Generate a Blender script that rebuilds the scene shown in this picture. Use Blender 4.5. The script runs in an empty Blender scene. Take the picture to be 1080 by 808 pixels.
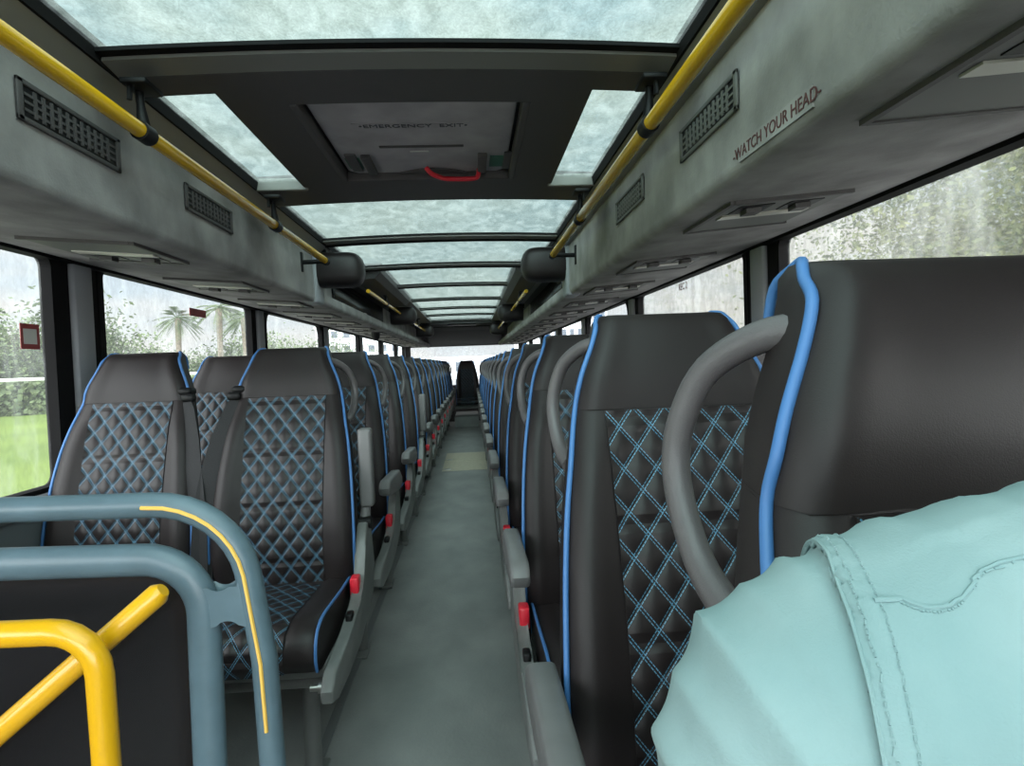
import bpy, bmesh, math, random
from mathutils import Vector, Matrix
random.seed(7)
C = bpy.context.scene.collection
PI = math.pi
# ------------------------------------------------------------------ camera
YAW, PITCH, ROLL, FPX, EYE = .0614, -.0317, -.0368, 673.03, 1.15
fw = Vector((math.sin(YAW)*math.cos(PITCH), math.cos(YAW)*math.cos(PITCH), math.sin(PITCH)))
rt = Vector((math.cos(YAW), -math.sin(YAW), 0)); up = rt.cross(fw)
r2 = rt*math.cos(ROLL)+up*math.sin(ROLL); u2 = -rt*math.sin(ROLL)+up*math.cos(ROLL)
cam = bpy.data.cameras.new('camera'); camo = bpy.data.objects.new('camera', cam); C.objects.link(camo)
M4 = Matrix((r2, u2, -fw)).transposed().to_4x4(); M4.translation = Vector((0, 0, EYE))
camo.matrix_world = M4
cam.sensor_fit = 'HORIZONTAL'; cam.sensor_width = 36; cam.lens = FPX/1080*36; cam.clip_start = .02; cam.clip_end = 600
bpy.context.scene.camera = camo
# ------------------------------------------------------------------ exposure and sky
vs = bpy.context.scene.view_settings
vs.view_transform = 'Standard'; vs.look = 'None'; vs.gamma = 1; vs.use_curve_mapping = False; vs.exposure = 1.75
SKY_BACK, SKY_FRONT, SKY_TOP = .31, 2.6, .25
wd = bpy.data.worlds.new('sky'); bpy.context.scene.world = wd; wd.use_nodes = True
nt = wd.node_tree; nt.nodes.clear()
def wn(t): return nt.nodes.new(t)
def wl(a, b): nt.links.new(a, b)
tc = wn('ShaderNodeTexCoord'); sp = wn('ShaderNodeSeparateXYZ'); wl(tc.outputs['Generated'], sp.inputs[0])
mr = wn('ShaderNodeMapRange'); mr.interpolation_type = 'SMOOTHSTEP'   # towards the front of the coach the sky is brighter
wl(sp.outputs['Y'], mr.inputs['Value'])
mr.inputs['From Min'].default_value = .2; mr.inputs['From Max'].default_value = -.7
mr.inputs['To Min'].default_value = SKY_BACK; mr.inputs['To Max'].default_value = SKY_FRONT
mz = wn('ShaderNodeMapRange'); mz.interpolation_type = 'SMOOTHSTEP'; wl(sp.outputs['Z'], mz.inputs['Value'])
mz.inputs['From Min'].default_value = .1; mz.inputs['From Max'].default_value = .9
mz.inputs['To Min'].default_value = 0; mz.inputs['To Max'].default_value = SKY_TOP
ad = wn('ShaderNodeMath'); ad.operation = 'ADD'; wl(mr.outputs[0], ad.inputs[0]); wl(mz.outputs[0], ad.inputs[1])
mp = wn('ShaderNodeMapping'); mp.inputs['Scale'].default_value = (1.2, 1.2, 4); wl(tc.outputs['Generated'], mp.inputs[0])
nz = wn('ShaderNodeTexNoise'); nz.inputs['Scale'].default_value = 3; nz.inputs['Detail'].default_value = 6; wl(mp.outputs[0], nz.inputs['Vector'])
cr = wn('ShaderNodeValToRGB'); cr.color_ramp.elements[0].position = .35; cr.color_ramp.elements[0].color = (.74, .86, .95, 1)
cr.color_ramp.elements[1].position = .6; cr.color_ramp.elements[1].color = (1.05, 1.03, .99, 1); wl(nz.outputs[0], cr.inputs[0])
bgn = wn('ShaderNodeBackground'); wl(cr.outputs[0], bgn.inputs[0]); wl(ad.outputs[0], bgn.inputs[1])
wo = wn('ShaderNodeOutputWorld'); wl(bgn.outputs[0], wo.inputs[0])

# ------------------------------------------------------------------ materials
def mat(name, col=(.5, .5, .5), rough=.5, metal=0, spec=.5, bump=0, bscale=200, var=0, vscale=4, vcol=None, coat=0, vstretch=(1, 1, 1), detail=4):
    m = bpy.data.materials.new(name); m.use_nodes = True; t = m.node_tree; b = t.nodes['Principled BSDF']
    b.inputs['Base Color'].default_value = (*col, 1); b.inputs['Roughness'].default_value = rough
    b.inputs['Metallic'].default_value = metal; b.inputs['Specular IOR Level'].default_value = spec
    b.inputs['Coat Weight'].default_value = coat
    tcn = t.nodes.new('ShaderNodeTexCoord')
    if var or vcol:
        mpn = t.nodes.new('ShaderNodeMapping'); mpn.inputs['Scale'].default_value = vstretch
        t.links.new(tcn.outputs['Object'], mpn.inputs[0])
        n = t.nodes.new('ShaderNodeTexNoise'); n.inputs['Scale'].default_value = vscale; n.inputs['Detail'].default_value = detail
        t.links.new(mpn.outputs[0], n.inputs['Vector'])
        r = t.nodes.new('ShaderNodeValToRGB'); r.color_ramp.elements[0].position = .35; r.color_ramp.elements[1].position = .68
        c2 = vcol or tuple(c*(1+var) for c in col)
        r.color_ramp.elements[0].color = (*(col if vcol else tuple(c*(1-var) for c in col)), 1); r.color_ramp.elements[1].color = (*c2, 1)
        t.links.new(n.outputs[0], r.inputs[0]); t.links.new(r.outputs[0], b.inputs['Base Color'])
    if bump:
        n = t.nodes.new('ShaderNodeTexNoise'); n.inputs['Scale'].default_value = bscale; n.inputs['Detail'].default_value = 3
        t.links.new(tcn.outputs['Object'], n.inputs['Vector'])
        bp = t.nodes.new('ShaderNodeBump'); bp.inputs['Strength'].default_value = bump; bp.inputs['Distance'].default_value = .002
        t.links.new(n.outputs[0], bp.inputs['Height']); t.links.new(bp.outputs[0], b.inputs['Normal'])
    return m
def mnode(t, op, a, b=None, c=None):
    n = t.nodes.new('ShaderNodeMath'); n.operation = op
    for i, v in enumerate((a, b, c)):
        if v is None: continue
        if isinstance(v, (int, float)): n.inputs[i].default_value = v
        else: t.links.new(v, n.inputs[i])
    return n.outputs[0]
LEATH = (.018, .0138, .0140)
def quilt_material(name, aw=.0525, bh=.069, line=(.095, .255, .385)):
    # diamond quilting, double rows of dashed light blue stitches; UVs are in metres
    m = bpy.data.materials.new(name); m.use_nodes = True; t = m.node_tree; b = t.nodes['Principled BSDF']
    uv = t.nodes.new('ShaderNodeTexCoord'); s = t.nodes.new('ShaderNodeSeparateXYZ'); t.links.new(uv.outputs['UV'], s.inputs[0])
    u = mnode(t, 'DIVIDE', s.outputs[0], aw); v = mnode(t, 'DIVIDE', s.outputs[1], bh)
    masks = []; dists = []
    for sg in (1, -1):
        p = mnode(t, 'ADD', u, mnode(t, 'MULTIPLY', v, sg)); q = mnode(t, 'SUBTRACT', u, mnode(t, 'MULTIPLY', v, sg))
        d = mnode(t, 'ABSOLUTE', mnode(t, 'SUBTRACT', mnode(t, 'FRACT', p), .5))       # line at .5
        dists.append(d)
        l = mnode(t, 'LESS_THAN', mnode(t, 'ABSOLUTE', mnode(t, 'SUBTRACT', d, .056)), .0165)
        dash = mnode(t, 'LESS_THAN', mnode(t, 'FRACT', mnode(t, 'MULTIPLY', q, 6.5)), .78)
        masks.append(mnode(t, 'MULTIPLY', l, dash))
    st = mnode(t, 'MAXIMUM', masks[0], masks[1])
    mx = t.nodes.new('ShaderNodeMix'); mx.data_type = 'RGBA'; t.links.new(st, mx.inputs['Factor'])
    mx.inputs[6].default_value = (*LEATH, 1); mx.inputs[7].default_value = (*line, 1)
    t.links.new(mx.outputs[2], b.inputs['Base Color'])
    h = mnode(t, 'MULTIPLY', mnode(t, 'SINE', mnode(t, 'MULTIPLY', dists[0], PI)), mnode(t, 'SINE', mnode(t, 'MULTIPLY', dists[1], PI)))
    h = mnode(t, 'POWER', h, .65)
    seam = mnode(t, 'ABSOLUTE', mnode(t, 'SUBTRACT', mnode(t, 'FRACT', mnode(t, 'ADD', mnode(t, 'DIVIDE', s.outputs[1], .172), .0)), .5))
    sm = mnode(t, 'MINIMUM', mnode(t, 'MULTIPLY', seam, 12), 1)
    h = mnode(t, 'MULTIPLY', h, sm)
    bp = t.nodes.new('ShaderNodeBump'); bp.inputs['Strength'].default_value = 1; bp.inputs['Distance'].default_value = .006
    t.links.new(h, bp.inputs['Height']); t.links.new(bp.outputs[0], b.inputs['Normal'])
    b.inputs['Roughness'].default_value = .42; b.inputs['Specular IOR Level'].default_value = .35
    return m
def glass_material(name, tint, film, fscale, stretch, lo=.45, hi=.75, tvar=.15, fcol=(.85, .88, .88), blur=0):
    # wet, dirty pane: tinted see-through, thin whitish film in streaks, weak reflection
    m = bpy.data.materials.new(name); m.use_nodes = True; t = m.node_tree; t.nodes.clear()
    o = t.nodes.new('ShaderNodeOutputMaterial'); tcn = t.nodes.new('ShaderNodeTexCoord')
    mpn = t.nodes.new('ShaderNodeMapping'); mpn.inputs['Scale'].default_value = stretch; t.links.new(tcn.outputs['Object'], mpn.inputs[0])
    n = t.nodes.new('ShaderNodeTexNoise'); n.inputs['Scale'].default_value = fscale; n.inputs['Detail'].default_value = 8; n.inputs['Distortion'].default_value = 1.2
    t.links.new(mpn.outputs[0], n.inputs['Vector'])
    r = t.nodes.new('ShaderNodeMapRange'); r.inputs['From Min'].default_value = lo; r.inputs['From Max'].default_value = hi
    r.inputs['To Min'].default_value = film*.25; r.inputs['To Max'].default_value = film; t.links.new(n.outputs[0], r.inputs['Value'])
    n2 = t.nodes.new('ShaderNodeTexNoise'); n2.inputs['Scale'].default_value = fscale*5; n2.inputs['Detail'].default_value = 5; n2.inputs['Distortion'].default_value = 2
    t.links.new(mpn.outputs[0], n2.inputs['Vector'])
    cr = t.nodes.new('ShaderNodeValToRGB'); cr.color_ramp.elements[0].position = .38; cr.color_ramp.elements[1].position = .6
    cr.color_ramp.elements[0].color = (*[c*(1-tvar) for c in tint], 1); cr.color_ramp.elements[1].color = (*tint, 1)
    t.links.new(n2.outputs[0], cr.inputs[0])
    tr = t.nodes.new('ShaderNodeBsdfTransparent'); t.links.new(cr.outputs[0], tr.inputs[0])
    if blur:
        # water film: a share of the light is scattered a degree or two
        rf = t.nodes.new('ShaderNodeBsdfRefraction'); rf.inputs['IOR'].default_value = 1.12; rf.inputs['Roughness'].default_value = blur; t.links.new(cr.outputs[0], rf.inputs['Color'])
        bpn = t.nodes.new('ShaderNodeBump'); bpn.inputs['Strength'].default_value = 1; bpn.inputs['Distance'].default_value = .0012; t.links.new(n.outputs[0], bpn.inputs['Height']); t.links.new(bpn.outputs[0], rf.inputs['Normal'])
        m0 = t.nodes.new('ShaderNodeMixShader'); m0.inputs[0].default_value = .22; t.links.new(tr.outputs[0], m0.inputs[1]); t.links.new(rf.outputs[0], m0.inputs[2]); tr = m0
    tl = t.nodes.new('ShaderNodeBsdfTranslucent'); tl.inputs[0].default_value = (*fcol, 1)
    m1 = t.nodes.new('ShaderNodeMixShader'); t.links.new(r.outputs[0], m1.inputs[0]); t.links.new(tr.outputs[0], m1.inputs[1]); t.links.new(tl.outputs[0], m1.inputs[2])
    g = t.nodes.new('ShaderNodeBsdfGlossy'); g.inputs['Roughness'].default_value = .08
    lw = t.nodes.new('ShaderNodeLayerWeight'); lw.inputs[0].default_value = .5; fac = mnode(t, 'MULTIPLY_ADD', mnode(t, 'POWER', lw.outputs['Facing'], 4), .12, .012)
    m2 = t.nodes.new('ShaderNodeMixShader'); t.links.new(fac, m2.inputs[0]); t.links.new(m1.outputs[0], m2.inputs[1]); t.links.new(g.outputs[0], m2.inputs[2])
    t.links.new(m2.outputs[0], o.inputs[0]); return m
MAT = dict(
    leather=mat('black_leather', LEATH, .45, bump=.12, bscale=900, spec=.32),
    quilt=quilt_material('quilted_leather'),
    pipe=mat('blue_piping', (.06, .18, .43), .45),
    plastic=mat('grey_plastic', (.165, .162, .162), .42, var=.06, vscale=20),
    handle=mat('grab_handle_plastic', (.105, .095, .098), .4, bump=.2, bscale=700),
    frame=mat('grey_frame_paint', (.17, .175, .17), .38, var=.08, vscale=15),
    black=mat('black_plastic', (.007, .007, .0075), .5, spec=.25),
    rubber=mat('black_rubber', (.008, .0075, .008), .75, spec=.12),
    belt=mat('belt_webbing', (.012, .012, .013), .75, bump=.4, bscale=300),
    red=mat('red_button', (.70, .02, .04), .35),
    yellow=mat('yellow_rail_paint', (.80, .45, .012), .25, coat=.3, var=.05, vscale=8),
    stairyellow=mat('bright_yellow_paint', (.72, .38, .006), .28, coat=.3),
    bluegrey=mat('blue_grey_rail_paint', (.098, .150, .182), .35, var=.06, vscale=30),
    stripe=mat('amber_strip', (.85, .50, .10), .4),
    fabric=mat('grey_felt_fabric', (.33, .315, .31),   .95, var=.24, vscale=6, bump=.5, bscale=160, spec=.1, detail=6),
    fabric_dark=mat('dark_felt', (.10, .10, .10), .95, var=.12, vscale=8, spec=.1),
    ceil=mat('dark_ceiling_panel', (.085, .078, .078), .6, bump=.3, bscale=300, spec=.3),
    metal_grey=mat('roof_bar_paint', (.19, .185, .17), .45),
    wall=mat('lower_wall_vinyl', (.16, .17, .18), .6),
    pillar=mat('pillar_vinyl', (.30, .31, .33), .6),
    floor=mat('aisle_vinyl', (.245, .253, .246), .5, vcol=(.325, .33, .32), vscale=5, bump=.6, bscale=90, spec=.35, detail=8, vstretch=(1, .6, 1)),
    trim=mat('floor_trim_aluminium', (.22, .23, .23), .4, metal=.3),
    beige=mat('beige_hatch', (.52, .47, .36), .5, var=.08, vscale=30),
    steel=mat('steel', (.6, .58, .55), .3, metal=1),
    smoked=mat('smoked_panel', (.010, .009, .010), .22, spec=.5),
    hatch=mat('hatch_fabric', (.36, .335, .345), .9, var=.12, vscale=9, spec=.1),
    green=mat('green_sticker', (.02, .10, .06), .5),
    textdark=mat('dark_red_lettering', (.10, .035, .035), .6),
    textgrey=mat('grey_lettering', (.03, .03, .04), .6),
    lightstrip=mat('cream_light_lens', (.55, .53, .46), .4),
    panelgrey=mat('service_panel_grey', (.13, .13, .12), .6),
    stickerred=mat('red_sticker', (.35, .06, .06), .5),
    stickerwhite=mat('white_sticker', (.7, .7, .66), .5),
    grass=mat('lawn', (.085, .14, .008), .9, vcol=(.12, .18, .014), vscale=.12, detail=8),
    leaf=mat('tree_leaves', (.045, .075, .03), .7, vcol=(.13, .17, .07), vscale=.8),
    leafpale=mat('pale_tree_leaves', (.03, .055, .012), .7, vcol=(.20, .215, .075), vscale=.75),
    bark=mat('bark', (.16, .13, .10), .9, var=.3, vscale=6),
    white=mat('white_paint', (.75, .75, .74), .5),
    bldg=mat('pale_render', (.72, .74, .76), .8, var=.05, vscale=.3),
    bwin=mat('building_window', (.06, .08, .11), .2),
    asphalt=mat('asphalt', (.26, .26, .26), .9, var=.1, vscale=1),
    skin=mat('skin', (.62, .40, .30), .5),
    hair=mat('brown_hair', (.05, .03, .02), .6),
    trouser=mat('dark_trousers', (.03, .04, .06), .8),
    shoe=mat('dark_shoe', (.02, .02, .02), .5),
    glass=glass_material('side_glass', (.96, .97, .97), .14, 7, (1, 1, .5), .5, .75, tvar=.08),
    glassR=glass_material('wet_side_glass', (.97, .98, .97), .20, 4.5, (1, 1, .45), .45, .72, tvar=.12, blur=.06),
    roofglass=glass_material('tinted_roof_glass', (.62, .72, .70), .12, 16, (1, .6, 1), .4, .7, tvar=.18),
)
m = MAT['shirt'] = bpy.data.materials.new('aqua_linen'); m.use_nodes = True; t = m.node_tree; b = t.nodes['Principled BSDF']
tcn = t.nodes.new('ShaderNodeTexCoord'); n = t.nodes.new('ShaderNodeTexNoise'); n.inputs['Scale'].default_value = 9; n.inputs['Detail'].default_value = 9
t.links.new(tcn.outputs['Object'], n.inputs['Vector'])
r = t.nodes.new('ShaderNodeValToRGB'); r.color_ramp.elements[0].position = .3; r.color_ramp.elements[1].position = .72
r.color_ramp.elements[0].color = (.205, .315, .325, 1); r.color_ramp.elements[1].color = (.30, .40, .408, 1)
t.links.new(n.outputs[0], r.inputs[0]); t.links.new(r.outputs[0], b.inputs['Base Color'])
b.inputs['Roughness'].default_value = .9; b.inputs['Specular IOR Level'].default_value = .15
n3 = t.nodes.new('ShaderNodeTexNoise'); n3.inputs['Scale'].default_value = 14; n3.inputs['Detail'].default_value = 3; t.links.new(tcn.outputs['Object'], n3.inputs['Vector'])
n4 = t.nodes.new('ShaderNodeTexNoise'); n4.inputs['Scale'].default_value = 900; t.links.new(tcn.outputs['Object'], n4.inputs['Vector'])
hh = mnode(t, 'ADD', n3.outputs[0], mnode(t, 'MULTIPLY', n4.outputs[0], .05))
bp = t.nodes.new('ShaderNodeBump'); bp.inputs['Strength'].default_value = .6; bp.inputs['Distance'].default_value = .006
t.links.new(hh, bp.inputs['Height']); t.links.new(bp.outputs[0], b.inputs['Normal'])

MAT['seam'] = mat('aqua_thread', (.22, .33, .34), .9, spec=.1)
# ------------------------------------------------------------------ mesh helpers
def finish(name, bm, material, parent=None, smooth=True, ang=50):
    me = bpy.data.meshes.new(name)
    bmesh.ops.recalc_face_normals(bm, faces=bm.faces)
    bm.to_mesh(me); bm.free()
    if material: me.materials.append(MAT[material] if isinstance(material, str) else material)
    o = bpy.data.objects.new(name, me); C.objects.link(o)
    if parent: o.parent = parent
    if smooth:
        for p in me.polygons: p.use_smooth = True
        try: me.set_sharp_from_angle(angle=math.radians(ang))
        except Exception: pass
    return o
def box(bm, x0, x1, y0, y1, z0, z1, bev=0, seg=2):
    vs_ = [bm.verts.new((x, y, z)) for x in (x0, x1) for y in (y0, y1) for z in (z0, z1)]
    fs = [(0, 1, 3, 2), (4, 6, 7, 5), (0, 4, 5, 1), (2, 3, 7, 6), (0, 2, 6, 4), (1, 5, 7, 3)]
    F = [bm.faces.new([vs_[i] for i in f]) for f in fs]
    if bev:
        es = {e for f in F for e in f.edges}
        bmesh.ops.bevel(bm, geom=list(es), offset=bev, segments=seg, profile=.5, affect='EDGES')
def loft(bm, rings, closed=True, caps=True):
    R = [[bm.verts.new(p) for p in r_] for r_ in rings]; n_ = len(R[0])
    for a, c in zip(R, R[1:]):
        for i in range(n_ if closed else n_-1):
            j = (i+1) % n_; bm.faces.new((a[i], a[j], c[j], c[i]))
    if caps and closed:
        bm.faces.new(R[0]); bm.faces.new(R[-1])
    return R
def tube(bm, pts, rad, n_=10, caps=True, flat=1.0, closed=False):
    pts = [Vector(p) for p in pts]; rings = []; prev = None
    N = len(pts)
    for i, p in enumerate(pts):
        if closed: d = (pts[(i+1) % N]-pts[i-1]).normalized()
        else: d = (pts[min(i+1, N-1)]-pts[max(i-1, 0)]).normalized()
        if prev is None:
            a = Vector((0, 0, 1)) if abs(d.z) < .9 else Vector((1, 0, 0))
            nrm = (a-d*a.dot(d)).normalized()
        else: nrm = (prev-d*prev.dot(d)).normalized()
        prev = nrm; bn = d.cross(nrm); r_ = rad[i] if isinstance(rad, (list, tuple)) else rad
        rings.append([p+nrm*math.cos(2*PI*k/n_)*r_+bn*math.sin(2*PI*k/n_)*r_*flat for k in range(n_)])
    if closed:
        R = loft(bm, rings, caps=False)
        for i in range(n_):
            j = (i+1) % n_; bm.faces.new((R[-1][i], R[-1][j], R[0][j], R[0][i]))
    else: loft(bm, rings, caps=caps)
def arc(cx_, cz_, r_, a0, a1, n_, y=0):
    return [(cx_+r_*math.cos(math.radians(a0+(a1-a0)*k/n_)), y, cz_+r_*math.sin(math.radians(a0+(a1-a0)*k/n_))) for k in range(n_+1)]
def catmull(P, n_=6):
    P = [Vector(p) for p in P]; out = []
    for i in range(len(P)-1):
        p0 = P[max(i-1, 0)]; p1 = P[i]; p2 = P[i+1]; p3 = P[min(i+2, len(P)-1)]
        for k in range(n_):
            s = k/n_; out.append(.5*((2*p1)+(p2-p0)*s+(2*p0-5*p1+4*p2-p3)*s*s+(3*p1-p0-3*p2+p3)*s**3))
    out.append(P[-1]); return out
def prism(bm, poly, axis, a0, a1, bev=0):
    # polygon in the other two axes extruded along 'axis' from a0 to a1
    def P(u_, v_, w_): return {'X': (w_, u_, v_), 'Y': (u_, w_, v_), 'Z': (u_, v_, w_)}[axis]
    A = [bm.verts.new(P(u_, v_, a0)) for u_, v_ in poly]; B = [bm.verts.new(P(u_, v_, a1)) for u_, v_ in poly]
    n_ = len(poly); F = [bm.faces.new(A), bm.faces.new(B[::-1])]
    F += [bm.faces.new((A[i], B[i], B[(i+1) % n_], A[(i+1) % n_])) for i in range(n_)]
    if bev:
        es = {e for f in F[:2] for e in f.edges}
        bmesh.ops.bevel(bm, geom=list(es), offset=bev, segments=2, profile=.5, affect='EDGES')
def empty(name, loc=(0, 0, 0)):
    o = bpy.data.objects.new(name, None); C.objects.link(o); o.location = loc; o.empty_display_size = .1; return o
def tag(o, label, cat, group=None, kind=None):
    o['label'] = label; o['category'] = cat
    if group: o['group'] = group
    if kind: o['kind'] = kind
    return o
def struct(name, bm, material, smooth=False):
    o = finish(name, bm, material, None, smooth); o['kind'] = 'structure'; return o
def mk(name, material, parent, fn, smooth=True):
    bm = bmesh.new(); fn(bm); return finish(name, bm, material, parent, smooth)
def copy_tree(o, parent=None):
    c = o.copy(); C.objects.link(c)
    if parent: c.parent = parent
    for ch in list(o.children): copy_tree(ch, c)
    return c
def text_part(name, body, size, material, parent, M, depth=.0006, kind=None):
    cu = bpy.data.curves.new(name, 'FONT'); cu.body = body; cu.size = size; cu.extrude = depth
    cu.align_x = 'CENTER'; cu.align_y = 'CENTER'
    tmp = bpy.data.objects.new('tmp', cu); C.objects.link(tmp); bpy.context.view_layer.update()
    me = bpy.data.meshes.new_from_object(tmp.evaluated_get(bpy.context.evaluated_depsgraph_get()))
    bpy.data.objects.remove(tmp); me.name = name; me.materials.clear(); me.materials.append(MAT[material]); me.transform(M)
    o = bpy.data.objects.new(name, me); C.objects.link(o)
    if parent: o.parent = parent
    return o

XA = -.1346                       # centre line of the coach
Y0, Y1 = -1.9, 13.0
WB = 1.195                        # half width at the walls
GZ = -2.6                         # ground outside
# ------------------------------------------------------------------ structure
bm = bmesh.new(); box(bm, XA-WB, XA+WB, Y0, Y1, -.06, 0); struct('floor', bm, 'floor')
# lower side walls with sill
for s, nm in ((-1, 'left'), (1, 'right')):
    bm = bmesh.new(); x = XA+s*WB; a, b_ = sorted((x, x+s*.05))
    box(bm, a, b_, Y0, Y1, -.06, .79)
    x2 = x-s*.02; a, b_ = sorted((x2, x+s*.05)); box(bm, a, b_, Y0, Y1, .75, .80, .008)
    struct('wall_'+nm, bm, 'wall')
    bm = bmesh.new(); a, b_ = sorted((x, x+s*.05)); box(bm, a, b_, Y0, Y1, 1.585, 2.0)
    a, b_ = sorted((x-s*.012, x+s*.03)); box(bm, a, b_, Y0, Y1, 1.535, 1.60)
    struct('wall_upper_'+nm, bm, 'rubber')
PIL = [-1.45, .42, 2.29, 4.15, 5.98, 7.85, 9.7, 11.55, 12.9]
k = 0
for s, nm in ((-1, 'left'), (1, 'right')):
    x = XA+s*(WB+.01)
    for i, py in enumerate(PIL):
        k += 1
        bm = bmesh.new(); a, b_ = sorted((x, x+s*.035)); box(bm, a, b_, py-.135, py+.135, .79, 1.60)
        o = struct('trim_%d' % k, bm, 'rubber')
        mk('pillar_cover', 'pillar', o, lambda bm: box(bm, *sorted((x-s*.02, x+s*.005)), py-.055, py+.055, .79, 1.56, .01))
    for i in range(len(PIL)-1):
        y0, y1 = PIL[i]+.12, PIL[i+1]-.12
        bm = bmesh.new(); a, b_ = sorted((x+s*.029, x+s*.033)); box(bm, a, b_, y0+.015, y1-.015, .805, 1.555)
        w = struct('window_%d' % (i+1+(20 if s > 0 else 0)), bm, 'glassR' if s > 0 and i < 3 else 'glass')
        def gask(bm):
            xa, xb = sorted((x-s*.004, x+s*.036)); rr = .10 if i == 3 else .035
            outer = [(y0, .79), (y1, .79), (y1, 1.57), (y0, 1.57)]
            def rnd(y0_, y1_, z0_, z1_, r_):
                P = []
                for cx_, cz_, a0 in ((y1_-r_, z0_+r_, -90), (y1_-r_, z1_-r_, 0), (y0_+r_, z1_-r_, 90), (y0_+r_, z0_+r_, 180)):
                    P += [(cx_+r_*math.cos(math.radians(a0+t_*15)), cz_+r_*math.sin(math.radians(a0+t_*15))) for t_ in range(7)]
                return P
            O = rnd(y0-.01, y1+.01, .78, 1.59, .001); I = rnd(y0+.025, y1-.025, .815, 1.545, rr)
            def ring(P, xx): return [bm.verts.new((xx, p[0], p[1])) for p in P]
            L = [ring(O, xa), ring(I, xa), ring(I, xb), ring(O, xb)]; n_ = len(O)
            for A_, B_ in zip(L, L[1:]+L[:1]):
                for q in range(n_): bm.faces.new((A_[q], A_[(q+1) % n_], B_[(q+1) % n_], B_[q]))
        mk('window_gasket', 'rubber', w, gask, False)
# rear wall with a wide window
bm = bmesh.new()
box(bm, XA-WB, XA+WB, Y1, Y1+.05, -.06, .74)
box(bm, XA-WB, XA-WB+.10, Y1, Y1+.05, .74, 2.0); box(bm, XA+WB-.10, XA+WB, Y1, Y1+.05, .74, 2.0)
box(bm, XA-WB+.1, XA+WB-.1, Y1, Y1+.05, 1.525, 2.0)
struct('wall_rear', bm, 'ceil')
bm = bmesh.new(); box(bm, XA-WB+.1, XA+WB-.1, Y1+.02, Y1+.025, .74, 1.525); struct('window_40', bm, 'glass')
# front wall with the big windscreen
bm = bmesh.new()
box(bm, XA-WB, XA+WB, Y0-.05, Y0, -.06, .45); box(bm, XA-WB, XA-WB+.08, Y0-.05, Y0, .45, 2.0); box(bm, XA+WB-.08, XA+WB, Y0-.05, Y0, .45, 2.0)
box(bm, XA-WB+.08, XA+WB-.08, Y0-.05, Y0, 1.75, 2.0)
struct('wall_front', bm, 'wall')
bm = bmesh.new(); box(bm, XA-WB+.08, XA+WB-.08, Y0-.03, Y0-.025, .45, 1.75); struct('window_41', bm, 'glass')

# ceiling: arched bars and glass
def cz(x): return 1.818+.015*(1-((x-XA)/.62)**2)
def arched(bm, y0, y1, zt, zb, hw, n_=16, drop=0):
    rings = []
    for i in range(n_+1):
        x = XA-hw+2*hw*i/n_; z = cz(x); rings.append([(x, y0, z+zb), (x, y1, z+zb+drop), (x, y1, z+zt), (x, y0, z+zt)])
    loft(bm, rings)
roof = [(-1.7, 1.38, .615), (2.60, 3.36, .615), (3.46, 4.30, .615), (4.40, 5.36, .455), (5.44, 6.52, .455), (6.60, 7.56, .455), (7.64, 8.58, .455), (8.66, 9.7, .455)]
for i, (a, c, hw) in enumerate(roof):
    bm = bmesh.new(); arched(bm, a-.03, c+.03, .010, .004, hw+.02); struct('window_%d' % (50+i), bm, 'roofglass')
bars = [(-1.78, -1.70, .62), (3.36, 3.46, .62), (4.30, 4.40, .62), (5.36, 5.44, .50), (6.52, 6.60, .50), (7.56, 7.64, .50), (8.58, 8.66, .50), (9.7, 9.78, .50)]
ti = 40
for a, c, hw in bars:
    bm = bmesh.new(); arched(bm, a, c, .003, -.012, hw+.03); ti += 1
    o = struct('trim_%d' % ti, bm, 'metal_grey')
    bm = bmesh.new(); arched(bm, a-.012, a+.008, .0035, -.004, hw); arched(bm, c-.008, c+.014, .0035, -.02, hw); finish('bar_gasket', bm, 'rubber', o, False)
# front cross bar (lip) of the hatch panel
bm = bmesh.new(); arched(bm, 1.392, 1.465, .003, -.012, .66, drop=-.006)
struct('trim_60', bm, 'metal_grey')
bm = bmesh.new(); arched(bm, 1.366, 1.394, .0035, -.005, .615); struct('trim_61', bm, 'rubber')
# panel with hatch recess and two small side windows
hx0, hx1, hy0, hy1 = -.43, .175, 1.64, 2.31
holes = [(-.745, -.578, 1.56, 2.36), (hx0, hx1, hy0, hy1), (.318, .480, 1.56, 2.37)]
xs = sorted({XA-.66, XA+.66, *[h[0] for h in holes], *[h[1] for h in holes]}); ys = sorted({1.46, 2.60, *[h[2] for h in holes], *[h[3] for h in holes]})
bm = bmesh.new()
def fine(L, step):
    out = []
    for a, c in zip(L, L[1:]):
        n_ = max(1, int(round((c-a)/step)))
        out += [a+(c-a)*i/n_ for i in range(n_)]
    return out+[L[-1]]
xf = fine(xs, .06)
for a, c in zip(xf, xf[1:]):
    for d, e in zip(ys, ys[1:]):
        mx_, my_ = (a+c)/2, (d+e)/2
        if any(h[0] < mx_ < h[1] and h[2] < my_ < h[3] for h in holes): continue
        P = [(a, d), (c, d), (c, e), (a, e)]
        lo = [bm.verts.new((x, y, cz(x)-.018)) for x, y in P]; hi = [bm.verts.new((x, y, cz(x)+.03)) for x, y in P]
        bm.faces.new(lo); bm.faces.new(hi[::-1])
        for i in range(4): bm.faces.new((lo[i], lo[(i+1) % 4], hi[(i+1) % 4], hi[i]))
bmesh.ops.remove_doubles(bm, verts=bm.verts, dist=.0005)
struct('ceiling_panel', bm, 'ceil').name = 'ceiling'
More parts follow.
